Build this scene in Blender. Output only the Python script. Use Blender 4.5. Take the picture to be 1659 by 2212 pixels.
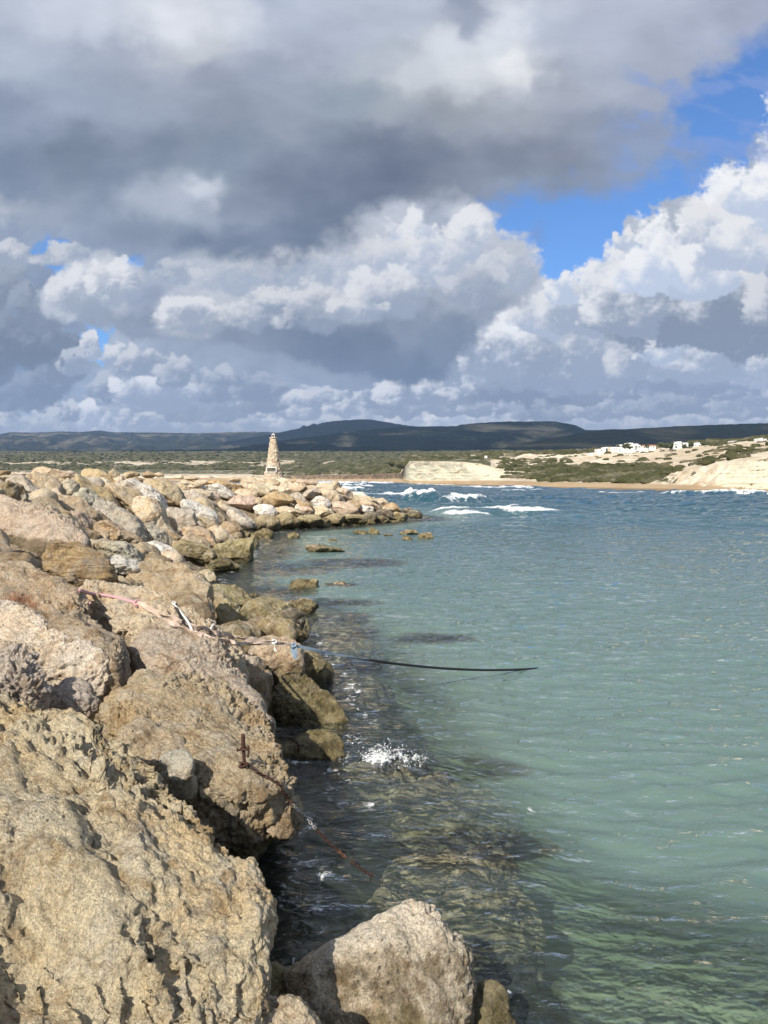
import bpy, bmesh, math, random
import numpy as np
from mathutils import Vector, Matrix, Euler

for o in list(bpy.data.objects):
    bpy.data.objects.remove(o)
SC = bpy.context.scene
COL = SC.collection

# ------------------------------------------------------------------ camera
F = 1662.0                      # focal length for a 1659 x 2212 picture
PITCH = math.radians(2.45)
CAMZ = 3.5
cam_d = bpy.data.cameras.new('camera')
cam = bpy.data.objects.new('camera', cam_d)
COL.objects.link(cam)
cam.location = (0, 0, CAMZ)
cam.rotation_euler = (math.radians(90) - PITCH, 0, 0)
cam_d.sensor_fit = 'VERTICAL'
cam_d.sensor_height = 24.0
cam_d.lens = 24.0 * F / 2212.0
cam_d.clip_start = 0.05
cam_d.clip_end = 40000
SC.camera = cam

SC.view_settings.view_transform = 'Standard'
SC.view_settings.look = 'None'
SC.view_settings.gamma = 1
SC.view_settings.exposure = 0.42
SC.cycles.use_denoising = True
SC.cycles.max_bounces = 6
SC.cycles.diffuse_bounces = 2
SC.cycles.glossy_bounces = 3
SC.cycles.transmission_bounces = 4
SC.cycles.transparent_max_bounces = 12
SC.cycles.volume_bounces = 0
SC.cycles.caustics_reflective = False
SC.cycles.caustics_refractive = False

# ------------------------------------------------------------------ sun
SUN_AZ = math.radians(207)      # compass bearing of the sun, +Y = 0, clockwise
SUN_EL = math.radians(38)
SUN_DIR = Vector((math.sin(SUN_AZ) * math.cos(SUN_EL), math.cos(SUN_AZ) * math.cos(SUN_EL), math.sin(SUN_EL)))
sd = bpy.data.lights.new('sun', 'SUN')
sd.energy = 5.0
sd.angle = math.radians(0.5)
sd.color = (1.0, 0.93, 0.82)
sun = bpy.data.objects.new('sun', sd)
COL.objects.link(sun)
sun.location = (-40, -40, 60)
sun.rotation_euler = (-SUN_DIR).to_track_quat('-Z', 'Y').to_euler()


# ------------------------------------------------------------------ numpy noise
_rng = np.random.RandomState(7)
_P = _rng.permutation(256).astype(np.int64)
_P = np.concatenate([_P, _P, _P])
_G = _rng.normal(size=(256, 3)).astype(np.float32)
_G /= np.linalg.norm(_G, axis=1)[:, None]
_R = _rng.rand(256, 3).astype(np.float32)
_P2 = _P[:256].astype(np.int32)
_GX = np.cos(np.arange(256) * 2 * np.pi / 256).astype(np.float32)
_GY = np.sin(np.arange(256) * 2 * np.pi / 256).astype(np.float32)
_RX = _rng.rand(256).astype(np.float32)
_RY = _rng.rand(256).astype(np.float32)


def noise3(p):
    """gradient noise, about -1..1, p is (n,3)"""
    p = np.asarray(p, np.float32)
    i = np.floor(p).astype(np.int64)
    f = p - i
    i &= 255
    w = f * f * f * (f * (f * 6 - 15) + 10)
    out = 0
    for dx in (0, 1):
        wx = w[:, 0] if dx else 1 - w[:, 0]
        a = _P[(i[:, 0] + dx) & 255]
        for dy in (0, 1):
            wy = w[:, 1] if dy else 1 - w[:, 1]
            b = _P[a + ((i[:, 1] + dy) & 255)]
            for dz in (0, 1):
                wz = w[:, 2] if dz else 1 - w[:, 2]
                g = _G[_P[b + ((i[:, 2] + dz) & 255)]]
                d = g[:, 0] * (f[:, 0] - dx) + g[:, 1] * (f[:, 1] - dy) + g[:, 2] * (f[:, 2] - dz)
                out = out + wx * wy * wz * d
    return out * 1.6


def fbm(p, oct=4, lac=2.03, gain=0.5):
    p = np.asarray(p, np.float32)
    s = 0
    a = 1.0
    for k in range(oct):
        s = s + a * noise3(p + 17.3 * k)
        p = p * lac
        a *= gain
    return s


def ridged(p, oct=4, lac=2.03, gain=0.5):
    s = 0
    a = 1.0
    p = np.asarray(p, np.float32)
    for k in range(oct):
        s = s + a * (1 - 2 * np.abs(noise3(p + 9.1 * k)))
        p = p * lac
        a *= gain
    return s


def worley2(x, y, seed=0):
    """distance to nearest feature point, 2-D"""
    x = np.asarray(x, np.float32)
    y = np.asarray(y, np.float32)
    xf = np.floor(x)
    yf = np.floor(y)
    fx = x - xf
    fy = y - yf
    xi = xf.astype(np.int32) + int(seed)
    yi = yf.astype(np.int32)
    best = np.full(x.shape, 9.0, np.float32)
    for dx in (-1, 0, 1):
        a = _P2[(xi + dx) & 255]
        for dy in (-1, 0, 1):
            h = _P2[(a + yi + dy) & 255]
            ex = _RX[h] + dx - fx
            ey = _RY[h] + dy - fy
            np.minimum(best, ex * ex + ey * ey, out=best)
    return np.sqrt(best)


def worley3(p, seed=0):
    pi = np.floor(p).astype(np.int64)
    best = np.full(len(p), 9.0, np.float32)
    for dx in (-1, 0, 1):
        for dy in (-1, 0, 1):
            for dz in (-1, 0, 1):
                h = _P[_P[_P[(pi[:, 0] + dx + seed) & 255] + ((pi[:, 1] + dy) & 255)] + ((pi[:, 2] + dz) & 255)]
                q = pi + np.array([dx, dy, dz]) + _R[h]
                best = np.minimum(best, ((q - p) ** 2).sum(1))
    return np.sqrt(best)


def sstep(a, b, x):
    t = np.clip((x - a) / (b - a), 0, 1)
    return t * t * (3 - 2 * t)


def noise2(x, y, s=0):
    """gradient noise in the plane, about -1..1"""
    x = np.asarray(x, np.float32)
    y = np.asarray(y, np.float32)
    xf = np.floor(x)
    yf = np.floor(y)
    fx = x - xf
    fy = y - yf
    xi = xf.astype(np.int32) & 255
    yi = yf.astype(np.int32) & 255
    wx = fx * fx * fx * (fx * (fx * 6 - 15) + 10)
    wy = fy * fy * fy * (fy * (fy * 6 - 15) + 10)
    s = int(s) & 255
    a0 = _P2[(xi + s) & 255]
    a1 = _P2[(xi + 1 + s) & 255]
    y1 = (yi + 1) & 255
    out = []
    for a, ox in ((a0, 0), (a1, 1)):
        for b, oy in ((yi, 0), (y1, 1)):
            h = _P2[(a + b) & 255]
            out.append(_GX[h] * (fx - ox) + _GY[h] * (fy - oy))
    p = out[0] + (out[2] - out[0]) * wx
    q = out[1] + (out[3] - out[1]) * wx
    return (p + (q - p) * wy) * 1.5


def grid_noise(x, y, z, oct=4, gain=0.5):
    s = 0
    a = 1.0
    for k in range(oct):
        s = s + a * noise2(x, y, int(z * 13) + 31 * k)
        x = x * 2.03 + 5.3
        y = y * 2.03 + 1.7
        a *= gain
    return s


# ------------------------------------------------------------------ sky (world): blue Nishita sky behind clouds
def srgb(c):
    c = np.asarray(c, np.float32) / 255.0
    return np.where(c <= 0.04045, c / 12.92, ((c + 0.055) / 1.055) ** 2.4)


def shepard(u, v, pts, power=2.0, soft=20.0):
    """smooth blend of colours given at scattered points (worked out on a coarse grid, then looked up)"""
    step = 6.0
    gu = np.arange(-900, 2600, step, dtype=np.float32)
    gv = np.arange(-900, 1160, step, dtype=np.float32)
    GU, GV = np.meshgrid(gu, gv)
    num = np.zeros(GU.shape + (3,), np.float32)
    den = np.zeros(GU.shape, np.float32)
    for p in pts:
        w = 1.0 / (((GU - p[0]) ** 2 + ((GV - p[1]) * 1.5) ** 2 + soft * soft) ** power) * 1e8
        for k in range(3):
            num[..., k] += w * p[2 + k]
        den += w
    tab = num / den[..., None]
    fu = np.clip((u + 900) / step, 0, len(gu) - 1.001)
    fv = np.clip((v + 900) / step, 0, len(gv) - 1.001)
    iu = fu.astype(np.int32)
    iv = fv.astype(np.int32)
    tu = (fu - iu)[..., None]
    tv = (fv - iv)[..., None]
    return (tab[iv, iu] * (1 - tu) + tab[iv, iu + 1] * tu) * (1 - tv) + (tab[iv + 1, iu] * (1 - tu) + tab[iv + 1, iu + 1] * tu) * tv


def poly_sd(u, v, poly):
    """signed distance to polygon (positive inside)"""
    poly = np.asarray(poly, np.float32)
    n = len(poly)
    d2 = np.full(u.shape, 1e12, np.float32)
    inside = np.zeros(u.shape, bool)
    for i in range(n):
        a = poly[i]
        b = poly[(i + 1) % n]
        e = b - a
        wx = u - a[0]
        wy = v - a[1]
        t = np.clip((wx * e[0] + wy * e[1]) / (e[0] ** 2 + e[1] ** 2 + 1e-9), 0, 1)
        d2 = np.minimum(d2, (wx - e[0] * t) ** 2 + (wy - e[1] * t) ** 2)
        c = ((a[1] > v) != (b[1] > v)) & (u < (b[0] - a[0]) * (v - a[1]) / (b[1] - a[1] + 1e-9) + a[0])
        inside ^= c
    return np.where(inside, 1, -1) * np.sqrt(d2)


S0, S1, T0, T1 = -0.62, 0.62, -0.03, 0.72
SKW, SKH = 1340, 820


def cloud_pixels():
    s = np.linspace(S0, S1, SKW, dtype=np.float32)
    t = np.linspace(T0, T1, SKH, dtype=np.float32)
    S, T = np.meshgrid(s, t)
    cp, sp = math.cos(PITCH), math.sin(PITCH)
    fw = cp - T * sp
    up = sp + T * cp
    U = (829.5 + F * S / fw).astype(np.float32)
    V = (1106 - F * up / fw).astype(np.float32)
    n1 = grid_noise(U / 240, V / 180, 3, 4)
    n2 = grid_noise(U / 240, V / 180, 8, 4)
    W1 = grid_noise(U / 64, V / 54, 1, 5, 0.58)
    W2 = grid_noise(U / 64, V / 54, 5, 5, 0.58)
    Uw = U + 34 * n1 + 16 * W1
    Vw = V + 24 * n2 + 12 * W2

    def bil(size, seed, oc=3):
        x = (U + 0.10 * size * W1 + 18 * n1) / size
        y = (V * 1.2 + 0.10 * size * W2 + 16 * n2) / size
        h = 0.0
        a = 1.0
        for k in range(oc):
            w = worley2(x + 11.3 * k + seed, y + 7.7 * k, seed + k)
            h = h + a * (1 - np.minimum(w, 1.0) ** 2)
            x = x * 2.2 + 3
            y = y * 2.2 + 7
            a *= 0.42
        return h
    hb = bil(120, 3)
    hs = bil(42, 77)

    def relief(h, px, py):
        return h - np.roll(np.roll(h, -py, axis=0), px, axis=1)
    rel_b = relief(hb, 4, 8)
    rel_s = relief(hs, 2, 4)
    out = np.zeros(U.shape + (3,), np.float32)
    alpha = np.zeros(U.shape, np.float32)
    K = (Ellipsis, None)

    def over(col, a, sl=None, grey=True):
        sl = sl or (slice(None), slice(None))
        if grey:
            lum = (col * np.array([0.3, 0.59, 0.11], np.float32)).sum(-1, keepdims=True)
            col = (lum + (col - lum) * 0.66) * 1.02
        out[sl] = out[sl] * (1 - a[..., None]) + srgb(np.clip(col, 0, 255)) * a[..., None]
        alpha[sl] = alpha[sl] * (1 - a) + a


    def stamp(cx, vb, w, h, top, base, soft=0.5, tint=(1.0, 1.0, 1.0), op=1.0, lump=1.0):
        """one cumulus: crisp lumpy crown, soft grey foot"""
        if vb > 760:
            top, base = top + 8, base + 10
        u0, u1, v0, v1 = cx - w * 1.5, cx + w * 1.5, vb - h * 1.6, vb + h * 0.7
        cols = np.where((U[0] > u0) & (U[0] < u1))[0]
        rows = np.where((V[:, SKW // 2] > v0) & (V[:, SKW // 2] < v1))[0]
        if len(cols) < 3 or len(rows) < 3:
            return
        sl = (slice(rows[0], rows[-1] + 1), slice(cols[0], cols[-1] + 1))
        u, v = U[sl], V[sl]
        seed = int(cx * 3 + vb) % 200
        sc = min(w, h) * 0.9
        wx = grid_noise(u / sc, v / sc, seed, 5, 0.6)
        wy = grid_noise(u / sc, v / sc, seed + 7, 5, 0.6)
        xx = (u - cx + 0.16 * sc * wx) / w
        yy = (vb - v + 0.14 * sc * wy) / h
        b = 0
        a = 1.0
        q = sc * 0.62
        x2, y2 = (u + 0.16 * sc * wx) / q, (v + 0.16 * sc * wy) / q
        for k in range(3):
            b = b + a * (1 - np.minimum(worley2(x2 + seed, y2, k), 1.0) ** 2)
            x2, y2, a = x2 * 2.1, y2 * 2.1, a * 0.45
        big = grid_noise(u / (w * 0.8), v / (h * 0.8), seed + 3, 2)
        d = np.where(yy > 0, yy, yy * 2.6)
        hi = grid_noise(u / 13, v / 11, seed + 11, 3, 0.6)
        f = 1 - xx ** 2 - d ** 2 + lump * (0.36 * (b - 0.9) + 0.75 * big) + 0.17 * hi
        crisp = sstep(-0.12, 0.55, yy)
        wid = soft * (1 - crisp) + 0.44 * crisp
        al = np.clip(f / wid, 0, 1)
        al = al * al * (3 - 2 * al) * op
        py, px = max(2, int(sc / 18)), max(1, int(sc / 36))
        rl = b - np.roll(np.roll(b, -py, axis=0), px, axis=1)
        lit = np.clip(0.06 + 0.85 * yy + 0.60 * rl + 0.5 * big - 0.25 * xx + 0.28 * wx + 0.10 * hi, 0, 1)
        edge = np.exp(-np.maximum(f, 0) / 0.35) * crisp
        lit = np.clip(lit + 0.35 * edge, 0, 1)
        lit = lit * lit * (3 - 2 * lit)
        ck = min(max((top - 165) / 65.0, 0), 1)
        tp = np.array((top * (0.93 + 0.07 * ck), top * (0.995 - 0.005 * ck), top * (1.10 - 0.12 * ck)), np.float32)
        bs = np.array(base if isinstance(base, tuple) else (base * 0.93, base, base * 1.13), np.float32)
        col = bs + (tp - bs) * lit[..., None]
        over(col * np.array(tint, np.float32), al.astype(np.float32), sl)

    # ---- the distant bank
    far_pts = [
        (0, 560, 150, 165, 190), (60, 620, 128, 146, 178), (0, 700, 132, 150, 180), (90, 700, 140, 156, 186), (0, 790, 112, 134, 166),
        (60, 830, 124, 144, 174), (0, 880, 136, 154, 182), (130, 760, 120, 142, 172), (260, 790, 164, 176, 196), (330, 830, 150, 164, 186),
        (420, 850, 146, 160, 184), (250, 745, 176, 188, 206), (200, 870, 144, 160, 186), (210, 890, 160, 172, 190), (300, 905, 170, 182, 200),
        (400, 900, 150, 166, 190), (500, 860, 140, 154, 178), (560, 820, 148, 160, 182), (470, 800, 156, 168, 188), (540, 890, 150, 166, 190),
        (650, 870, 152, 164, 184), (700, 850, 150, 162, 182), (620, 905, 166, 178, 198), (760, 895, 168, 178, 196), (860, 880, 152, 162, 182),
        (850, 845, 150, 160, 180), (960, 850, 150, 162, 182), (900, 905, 176, 186, 200), (1000, 890, 172, 180, 194), (780, 815, 136, 148, 170),
        (1060, 850, 140, 154, 178), (1130, 870, 132, 146, 170), (1200, 850, 136, 150, 174), (1250, 895, 160, 172, 192), (1330, 880, 166, 176, 194),
        (1400, 860, 150, 162, 184), (1480, 870, 144, 158, 182), (1560, 890, 160, 172, 194), (1659, 880, 166, 176, 194), (1640, 830, 156, 166, 186),
        (1500, 820, 150, 162, 182), (1290, 820, 150, 164, 184), (100, 910, 170, 184, 204), (20, 915, 168, 184, 206), (1100, 910, 180, 188, 202),
        (1450, 910, 176, 186, 200), (-200, 800, 130, 150, 180), (1900, 850, 160, 172, 190), (800, 925, 186, 194, 208), (400, 925, 176, 188, 206),
        (1010, 760, 150, 162, 182), (1080, 720, 196, 202, 214), (1150, 680, 206, 210, 220), (1190, 700, 206, 212, 222), (1250, 640, 216, 220, 228),
        (1060, 790, 146, 158, 178), (1200, 780, 156, 166, 184), (1170, 830, 132, 146, 170), (1290, 760, 176, 184, 196), (1350, 780, 160, 170, 186),
        (1420, 740, 176, 182, 194), (1500, 730, 170, 178, 190), (1580, 760, 166, 174, 188), (1450, 800, 150, 160, 180), (1620, 780, 160, 170, 186)]
    farc = shepard(Uw, Vw, far_pts, 2.0, 30)
    farc = farc + (np.clip(rel_b * 0.8 + rel_s * 0.5, -0.8, 0.8) * 13 + 7 * W1 + 16 * sstep(760, 920, V))[K]
    hole = np.maximum.reduce([
        poly_sd(U, V, [(60, 545), (120, 500), (180, 540), (180, 600), (110, 600)]),
        poly_sd(U, V, [(265, 555), (330, 560), (330, 590), (280, 590)]),
        poly_sd(U, V, [(125, 720), (180, 700), (250, 705), (240, 750), (225, 800), (180, 770), (150, 745)]),
        poly_sd(U, V, [(1000, 300), (1040, 470), (1120, 560), (1150, 600), (1185, 625), (1260, 600), (1330, 560), (1350, 480),
                       (1450, 440), (1560, 395), (1640, 320), (1680, 270), (2200, 200), (2200, -200), (1500, -300)])])
    edge = hole + 22 * W1 + 10 * n1 - 14 * (hs - 0.9)
    over(farc, (1 - sstep(-10, 10, edge)).astype(np.float32))
    # rows of cumulus, the farthest first
    rq = np.random.RandomState(12)
    for i in range(70):
        vv = 935 - 90 * (1 - i / 70.0) if False else 860 + 68 * rq.rand()
        ww = rq.uniform(18, 52) * (1.25 - (vv - 860) / 140)
        stamp(rq.uniform(-60, 1720), vv, ww, ww * rq.uniform(0.45, 0.8), rq.uniform(188, 232), rq.uniform(148, 168), op=0.9)
    for row in [
        (30, 928, 60, 34, 204, 168), (110, 930, 66, 40, 206, 166), (250, 932, 60, 36, 214, 168), (330, 930, 56, 34, 200, 162), (430, 930, 66, 30, 196, 160),
        (520, 928, 60, 28, 190, 160), (620, 925, 50, 26, 214, 168), (700, 928, 50, 30, 206, 166), (790, 915, 40, 30, 206, 168), (880, 926, 60, 40, 218, 172),
        (970, 926, 60, 40, 232, 180), (1050, 922, 50, 30, 216, 174), (1140, 925, 60, 30, 206, 168), (1240, 925, 60, 44, 212, 168), (1330, 928, 70, 50, 214, 170),
        (1420, 925, 66, 40, 208, 166), (1520, 925, 70, 50, 204, 162), (1620, 928, 70, 46, 208, 166), (1720, 928, 70, 46, 208, 166), (-60, 928, 70, 40, 200, 160),
        (190, 912, 50, 46, 242, 176), (150, 900, 30, 34, 214, 150), (295, 915, 52, 32, 224, 164), (400, 900, 60, 34, 170, 150), (480, 900, 60, 34, 166, 148),
        (640, 890, 60, 46, 226, 156), (700, 872, 44, 36, 214, 150), (740, 890, 40, 26, 222, 160), (560, 880, 50, 36, 170, 140),
        (850, 890, 70, 46, 214, 150), (960, 884, 80, 44, 206, 150), (1040, 890, 50, 30, 196, 148), (1180, 900, 70, 36, 176, 140),
        (1290, 895, 60, 40, 196, 150), (1400, 890, 70, 40, 182, 146), (1480, 880, 70, 40, 180, 142), (1590, 890, 76, 44, 196, 150), (1650, 870, 50, 40, 204, 152),
        (40, 870, 80, 60, 160, 130), (-40, 800, 90, 110, 150, 118), (95, 845, 60, 60, 158, 124), (130, 810, 54, 60, 176, 128), (230, 850, 50, 50, 196, 140),
        (40, 760, 90, 120, 152, 118), (120, 740, 50, 50, 160, 126), (195, 765, 26, 46, 226, 168), (160, 795, 36, 40, 196, 150), (265, 780, 50, 44, 226, 166),
        (820, 868, 60, 40, 224, 146), (900, 862, 90, 44, 232, 150), (1010, 862, 70, 36, 220, 146), (1240, 860, 70, 40, 204, 138), (1340, 850, 60, 40, 200, 142),
        (1560, 850, 60, 40, 206, 146), (470, 845, 60, 60, 196, 140), (560, 850, 60, 46, 176, 136), (330, 870, 96, 76, 240, 158), (300, 800, 60, 50, 214, 150),
        (380, 820, 50, 50, 206, 146), (-10, 640, 90, 90, 172, 136), (30, 560, 60, 40, 214, 168), (80, 690, 70, 80, 166, 136), (140, 560, 70, 40, 210, 170),
        (1120, 855, 110, 80, 170, 130), (1260, 820, 110, 70, 178, 146), (1480, 830, 150, 70, 190, 142), (1620, 820, 110, 70, 196, 150),
        (1320, 800, 90, 110, 204, 156), (1230, 790, 110, 150, 228, 158), (1130, 806, 110, 120, 240, 152), (1070, 790, 80, 90, 246, 158), (1180, 700, 80, 80, 236, 190),
        (1600, 800, 110, 90, 232, 168), (1480, 800, 130, 100, 238, 164), (1380, 790, 70, 80, 222, 160), (1430, 770, 50, 50, 236, 186),
    ]:
        stamp(*row)
    # ---- tall white cumulus on the right
    for row in [
        (1270, 690, 100, 110, 242, 176), (1215, 640, 40, 50, 246, 205), (1700, 560, 160, 330, 250, 190), (1560, 640, 150, 240, 250, 180), (1650, 470, 110, 150, 252, 206),
        (1340, 620, 70, 90, 240, 192), (1430, 640, 110, 180, 250, 190), (1350, 530, 30, 34, 236, 200), (1540, 560, 90, 130, 236, 190), (1620, 620, 110, 120, 226, 176),
        (1640, 728, 130, 150, 226, 140), (1470, 700, 170, 150, 244, 142), (1350, 690, 90, 100, 242, 160), (1500, 620, 90, 90, 246, 200), (1400, 610, 70, 80, 250, 210), (1580, 560, 80, 80, 240, 196), (1630, 440, 70, 80, 250, 206),
    ]:
        stamp(*row, soft=0.35)
    # ---- the long bank in the middle with its dark flat base
    mid_poly = [(95, 640), (130, 590), (170, 560), (230, 545), (265, 570), (330, 580), (360, 560), (400, 540), (700, 480), (800, 440), (870, 425),
                (930, 450), (1010, 430), (1050, 470), (1060, 520), (1130, 515), (1160, 555), (1165, 610), (1120, 650), (1040, 700), (1000, 760),
                (960, 810), (880, 828), (760, 815), (620, 780), (520, 745), (400, 735), (280, 730), (230, 700), (150, 700), (100, 680)]
    sdv = poly_sd(U, V, mid_poly) + 14 * W1 + 12 * (hs - 0.95) + 10 * n1
    pts = [(130, 650, 196, 202, 212), (180, 600, 206, 212, 220), (235, 590, 212, 214, 220), (200, 690, 146, 156, 174), (260, 650, 196, 200, 210),
           (310, 640, 150, 160, 186), (340, 590, 166, 178, 198), (420, 600, 196, 202, 210), (400, 680, 200, 202, 206), (440, 690, 200, 202, 204),
           (520, 640, 196, 200, 206), (560, 650, 206, 206, 210), (620, 600, 186, 192, 204), (680, 650, 200, 202, 204), (740, 650, 206, 206, 206),
           (800, 590, 200, 202, 206), (860, 560, 212, 214, 216), (860, 460, 196, 202, 214), (960, 480, 166, 176, 196), (1020, 460, 206, 212, 222),
           (1000, 520, 186, 192, 204), (900, 520, 196, 202, 210), (1080, 560, 190, 194, 204), (1130, 540, 196, 200, 210), (1000, 600, 190, 194, 204),
           (1100, 620, 170, 176, 190), (1040, 660, 146, 154, 172), (940, 640, 166, 172, 186), (880, 690, 134, 144, 162), (980, 740, 120, 134, 156),
           (800, 740, 106, 118, 140), (700, 740, 104, 116, 140), (600, 710, 116, 128, 150), (500, 720, 130, 140, 158), (900, 790, 106, 120, 142),
           (680, 790, 112, 124, 146), (460, 740, 142, 152, 170), (300, 700, 140, 150, 170), (520, 570, 180, 188, 200), (700, 520, 170, 178, 192)]
    c = shepard(Uw, Vw, pts, 2.2, 24)
    amp = np.clip((735 - V) / 120, 0.10, 1)
    c = c + (np.clip(rel_b * 0.9 + rel_s * 0.5, -0.8, 0.9) * amp * 20 + 5 * W1)[K]
    over(c, sstep(-12, 12, sdv).astype(np.float32))
    for row in [
        (880, 560, 80, 110, 244, 200), (1010, 540, 60, 90, 242, 190), (950, 590, 100, 100, 238, 188), (1100, 600, 70, 80, 222, 180), (780, 600, 100, 90, 222, 186), (640, 600, 90, 70, 214, 178),
        (500, 620, 90, 60, 214, 176), (180, 660, 80, 90, 240, 164), (250, 640, 60, 80, 242, 172), (420, 700, 80, 60, 240, 164), (560, 690, 90, 70, 230, 160),
        (700, 690, 100, 80, 226, 158), (850, 660, 110, 90, 238, 170), (380, 600, 50, 40, 206, 170), (770, 680, 70, 50, 232, 170), (1030, 640, 90, 70, 214, 164),
    ]:
        stamp(*row, soft=0.9, op=0.85)
    # ---- the broad grey deck overhead
    deck = [(-900, 520), (-100, 500), (0, 470), (60, 500), (150, 500), (200, 530), (300, 555), (420, 555), (520, 560), (620, 565), (720, 520),
            (800, 470), (880, 440), (960, 430), (1060, 425), (1140, 420), (1250, 400), (1340, 400), (1450, 370), (1560, 350), (1480, 290), (1450, 230),
            (1500, 180), (1560, 130), (1620, 100), (1700, 60), (1900, 0), (2300, -300), (2300, -1500), (-900, -1500)]
    sdv = poly_sd(U, V, deck) + 24 * n1 + 20 * W1
    pts = [(0, 0, 178, 188, 208), (150, 30, 196, 204, 220), (380, 30, 214, 218, 226), (520, 20, 206, 212, 224), (600, 10, 170, 182, 206), (760, 30, 176, 186, 206),
           (60, 130, 166, 178, 200), (250, 120, 152, 162, 184), (420, 80, 196, 200, 206), (450, 180, 150, 160, 180), (600, 150, 150, 160, 182), (700, 60, 170, 180, 202),
           (0, 260, 132, 146, 174), (150, 230, 148, 162, 186), (300, 250, 142, 154, 176), (450, 250, 136, 146, 166), (600, 250, 142, 152, 172), (760, 240, 140, 156, 172),
           (0, 380, 112, 128, 156), (150, 350, 112, 126, 148), (250, 380, 114, 128, 152), (350, 340, 118, 132, 154), (480, 350, 120, 136, 158), (600, 360, 112, 124, 146),
           (330, 430, 170, 180, 198), (460, 415, 206, 212, 222), (400, 450, 170, 180, 198), (450, 470, 150, 160, 182), (550, 440, 126, 138, 160), (230, 450, 136, 150, 174),
           (50, 470, 146, 158, 180), (0, 480, 206, 206, 210), (120, 510, 178, 188, 208), (300, 510, 124, 138, 162), (200, 520, 130, 144, 170), (420, 530, 108, 122, 148),
           (550, 530, 106, 120, 146), (640, 500, 100, 114, 140), (700, 420, 98, 110, 134), (800, 400, 98, 108, 132), (880, 370, 102, 112, 134), (950, 400, 118, 126, 144),
           (820, 330, 106, 116, 138), (950, 330, 108, 118, 138), (1100, 340, 116, 124, 144), (1200, 340, 128, 134, 152), (1300, 360, 130, 142, 166), (1150, 400, 126, 142, 170),
           (1250, 280, 138, 146, 166), (1330, 300, 126, 142, 178), (1400, 340, 126, 148, 190), (1000, 250, 150, 156, 164), (1100, 250, 152, 158, 170), (1200, 200, 158, 164, 180),
           (900, 180, 196, 200, 206), (950, 90, 212, 218, 226), (1000, 150, 206, 210, 214), (1110, 150, 232, 232, 232), (1120, 60, 214, 220, 230), (1080, 120, 206, 212, 220),
           (1020, 60, 146, 156, 180), (880, 20, 178, 188, 206), (1000, 0, 146, 156, 182), (1200, 80, 176, 186, 206), (1300, 60, 176, 184, 206), (1300, 150, 164, 172, 192),
           (1400, 120, 166, 174, 196), (1400, 220, 156, 164, 188), (1500, 50, 166, 174, 198), (1600, 40, 158, 164, 190), (1659, 60, 146, 158, 190), (1400, 20, 172, 180, 204),
           (800, 130, 170, 178, 190), (850, 250, 152, 160, 170), (400, -200, 170, 178, 196), (1200, -200, 164, 172, 192), (-300, 200, 130, 144, 170), (1900, -100, 150, 160, 188)]
    c = shepard(U + 46 * n1 + 14 * W1, V + 30 * n2 + 10 * W2, pts, 1.9, 34)
    soft = grid_noise(U / 190, V / 90, 21, 5, 0.55)
    c = c + (soft * 9 + np.clip(rel_b * 0.3, -0.5, 0.5) * 7 + 5)[K]
    over(c, sstep(-26, 34, sdv).astype(np.float32))
    veil = grid_noise(U / 130 + V / 300, V / 50 - U / 200, 33, 4, 0.55)
    vm = sstep(-0.1, 0.7, veil) * sstep(-60, 30, poly_sd(U, V, [(1380, 150), (1659, 90), (1800, 120), (1800, 330), (1560, 360), (1430, 420), (1340, 400)])) * 0.62
    over(np.broadcast_to(np.array([132, 158, 214], np.float32), U.shape + (3,)), vm.astype(np.float32), grey=False)
    wisp = sstep(34, 0, np.hypot(U - 1168 + 10 * W1, (V - 505 + 14 * W2) * 0.75)) * 0.55
    over(np.broadcast_to(np.array([126, 150, 196], np.float32), U.shape + (3,)), wisp.astype(np.float32), grey=False)
    return np.concatenate([out / np.maximum(alpha, 1e-3)[..., None], alpha[..., None]], 2).astype(np.float32)


def build_clouds():
    img = bpy.data.images.new('cloud_field', SKW, SKH, alpha=True, float_buffer=True, is_data=True)
    img.pixels.foreach_set(cloud_pixels().ravel())
    img.update()
    img.pack()
    return img


world = bpy.data.worlds.new('World')
SC.world = world
world.use_nodes = True
nt = world.node_tree
nt.nodes.clear()


def N(nt, typ, **kw):
    n = nt.nodes.new(typ)
    for k, v in kw.items():
        if k == 'inp':
            for kk, vv in v.items():
                n.inputs[kk].default_value = vv
        else:
            setattr(n, k, v)
    return n


def math_n(nt, op, a, b=None, c=None, clamp=False):
    n = nt.nodes.new('ShaderNodeMath')
    n.operation = op
    n.use_clamp = clamp
    for i, x in enumerate((a, b, c)):
        if x is None:
            continue
        if isinstance(x, (int, float)):
            n.inputs[i].default_value = x
        else:
            nt.links.new(x, n.inputs[i])
    return n.outputs[0]


def ramp(nt, fac, stops, interp='LINEAR'):
    n = nt.nodes.new('ShaderNodeValToRGB')
    n.color_ramp.interpolation = interp
    cr = n.color_ramp
    while len(cr.elements) < len(stops):
        cr.elements.new(0.5)
    for e, (p, c) in zip(cr.elements, stops):
        e.position = p
        if isinstance(c, (int, float)):
            c = (c, c, c)
        e.color = (c[0], c[1], c[2], 1)
    nt.links.new(fac, n.inputs[0])
    return n.outputs[0]


def mixc(nt, fac, a, b, mode='MIX', clamp=True):
    n = nt.nodes.new('ShaderNodeMix')
    n.data_type = 'RGBA'
    n.blend_type = mode
    n.clamp_factor = clamp
    for s, x in ((n.inputs[0], fac), (n.inputs[6], a), (n.inputs[7], b)):
        if isinstance(x, (int, float)):
            s.default_value = x
        elif isinstance(x, tuple):
            s.default_value = (x[0], x[1], x[2], 1)
        else:
            nt.links.new(x, s)
    return n.outputs[2]


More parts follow.
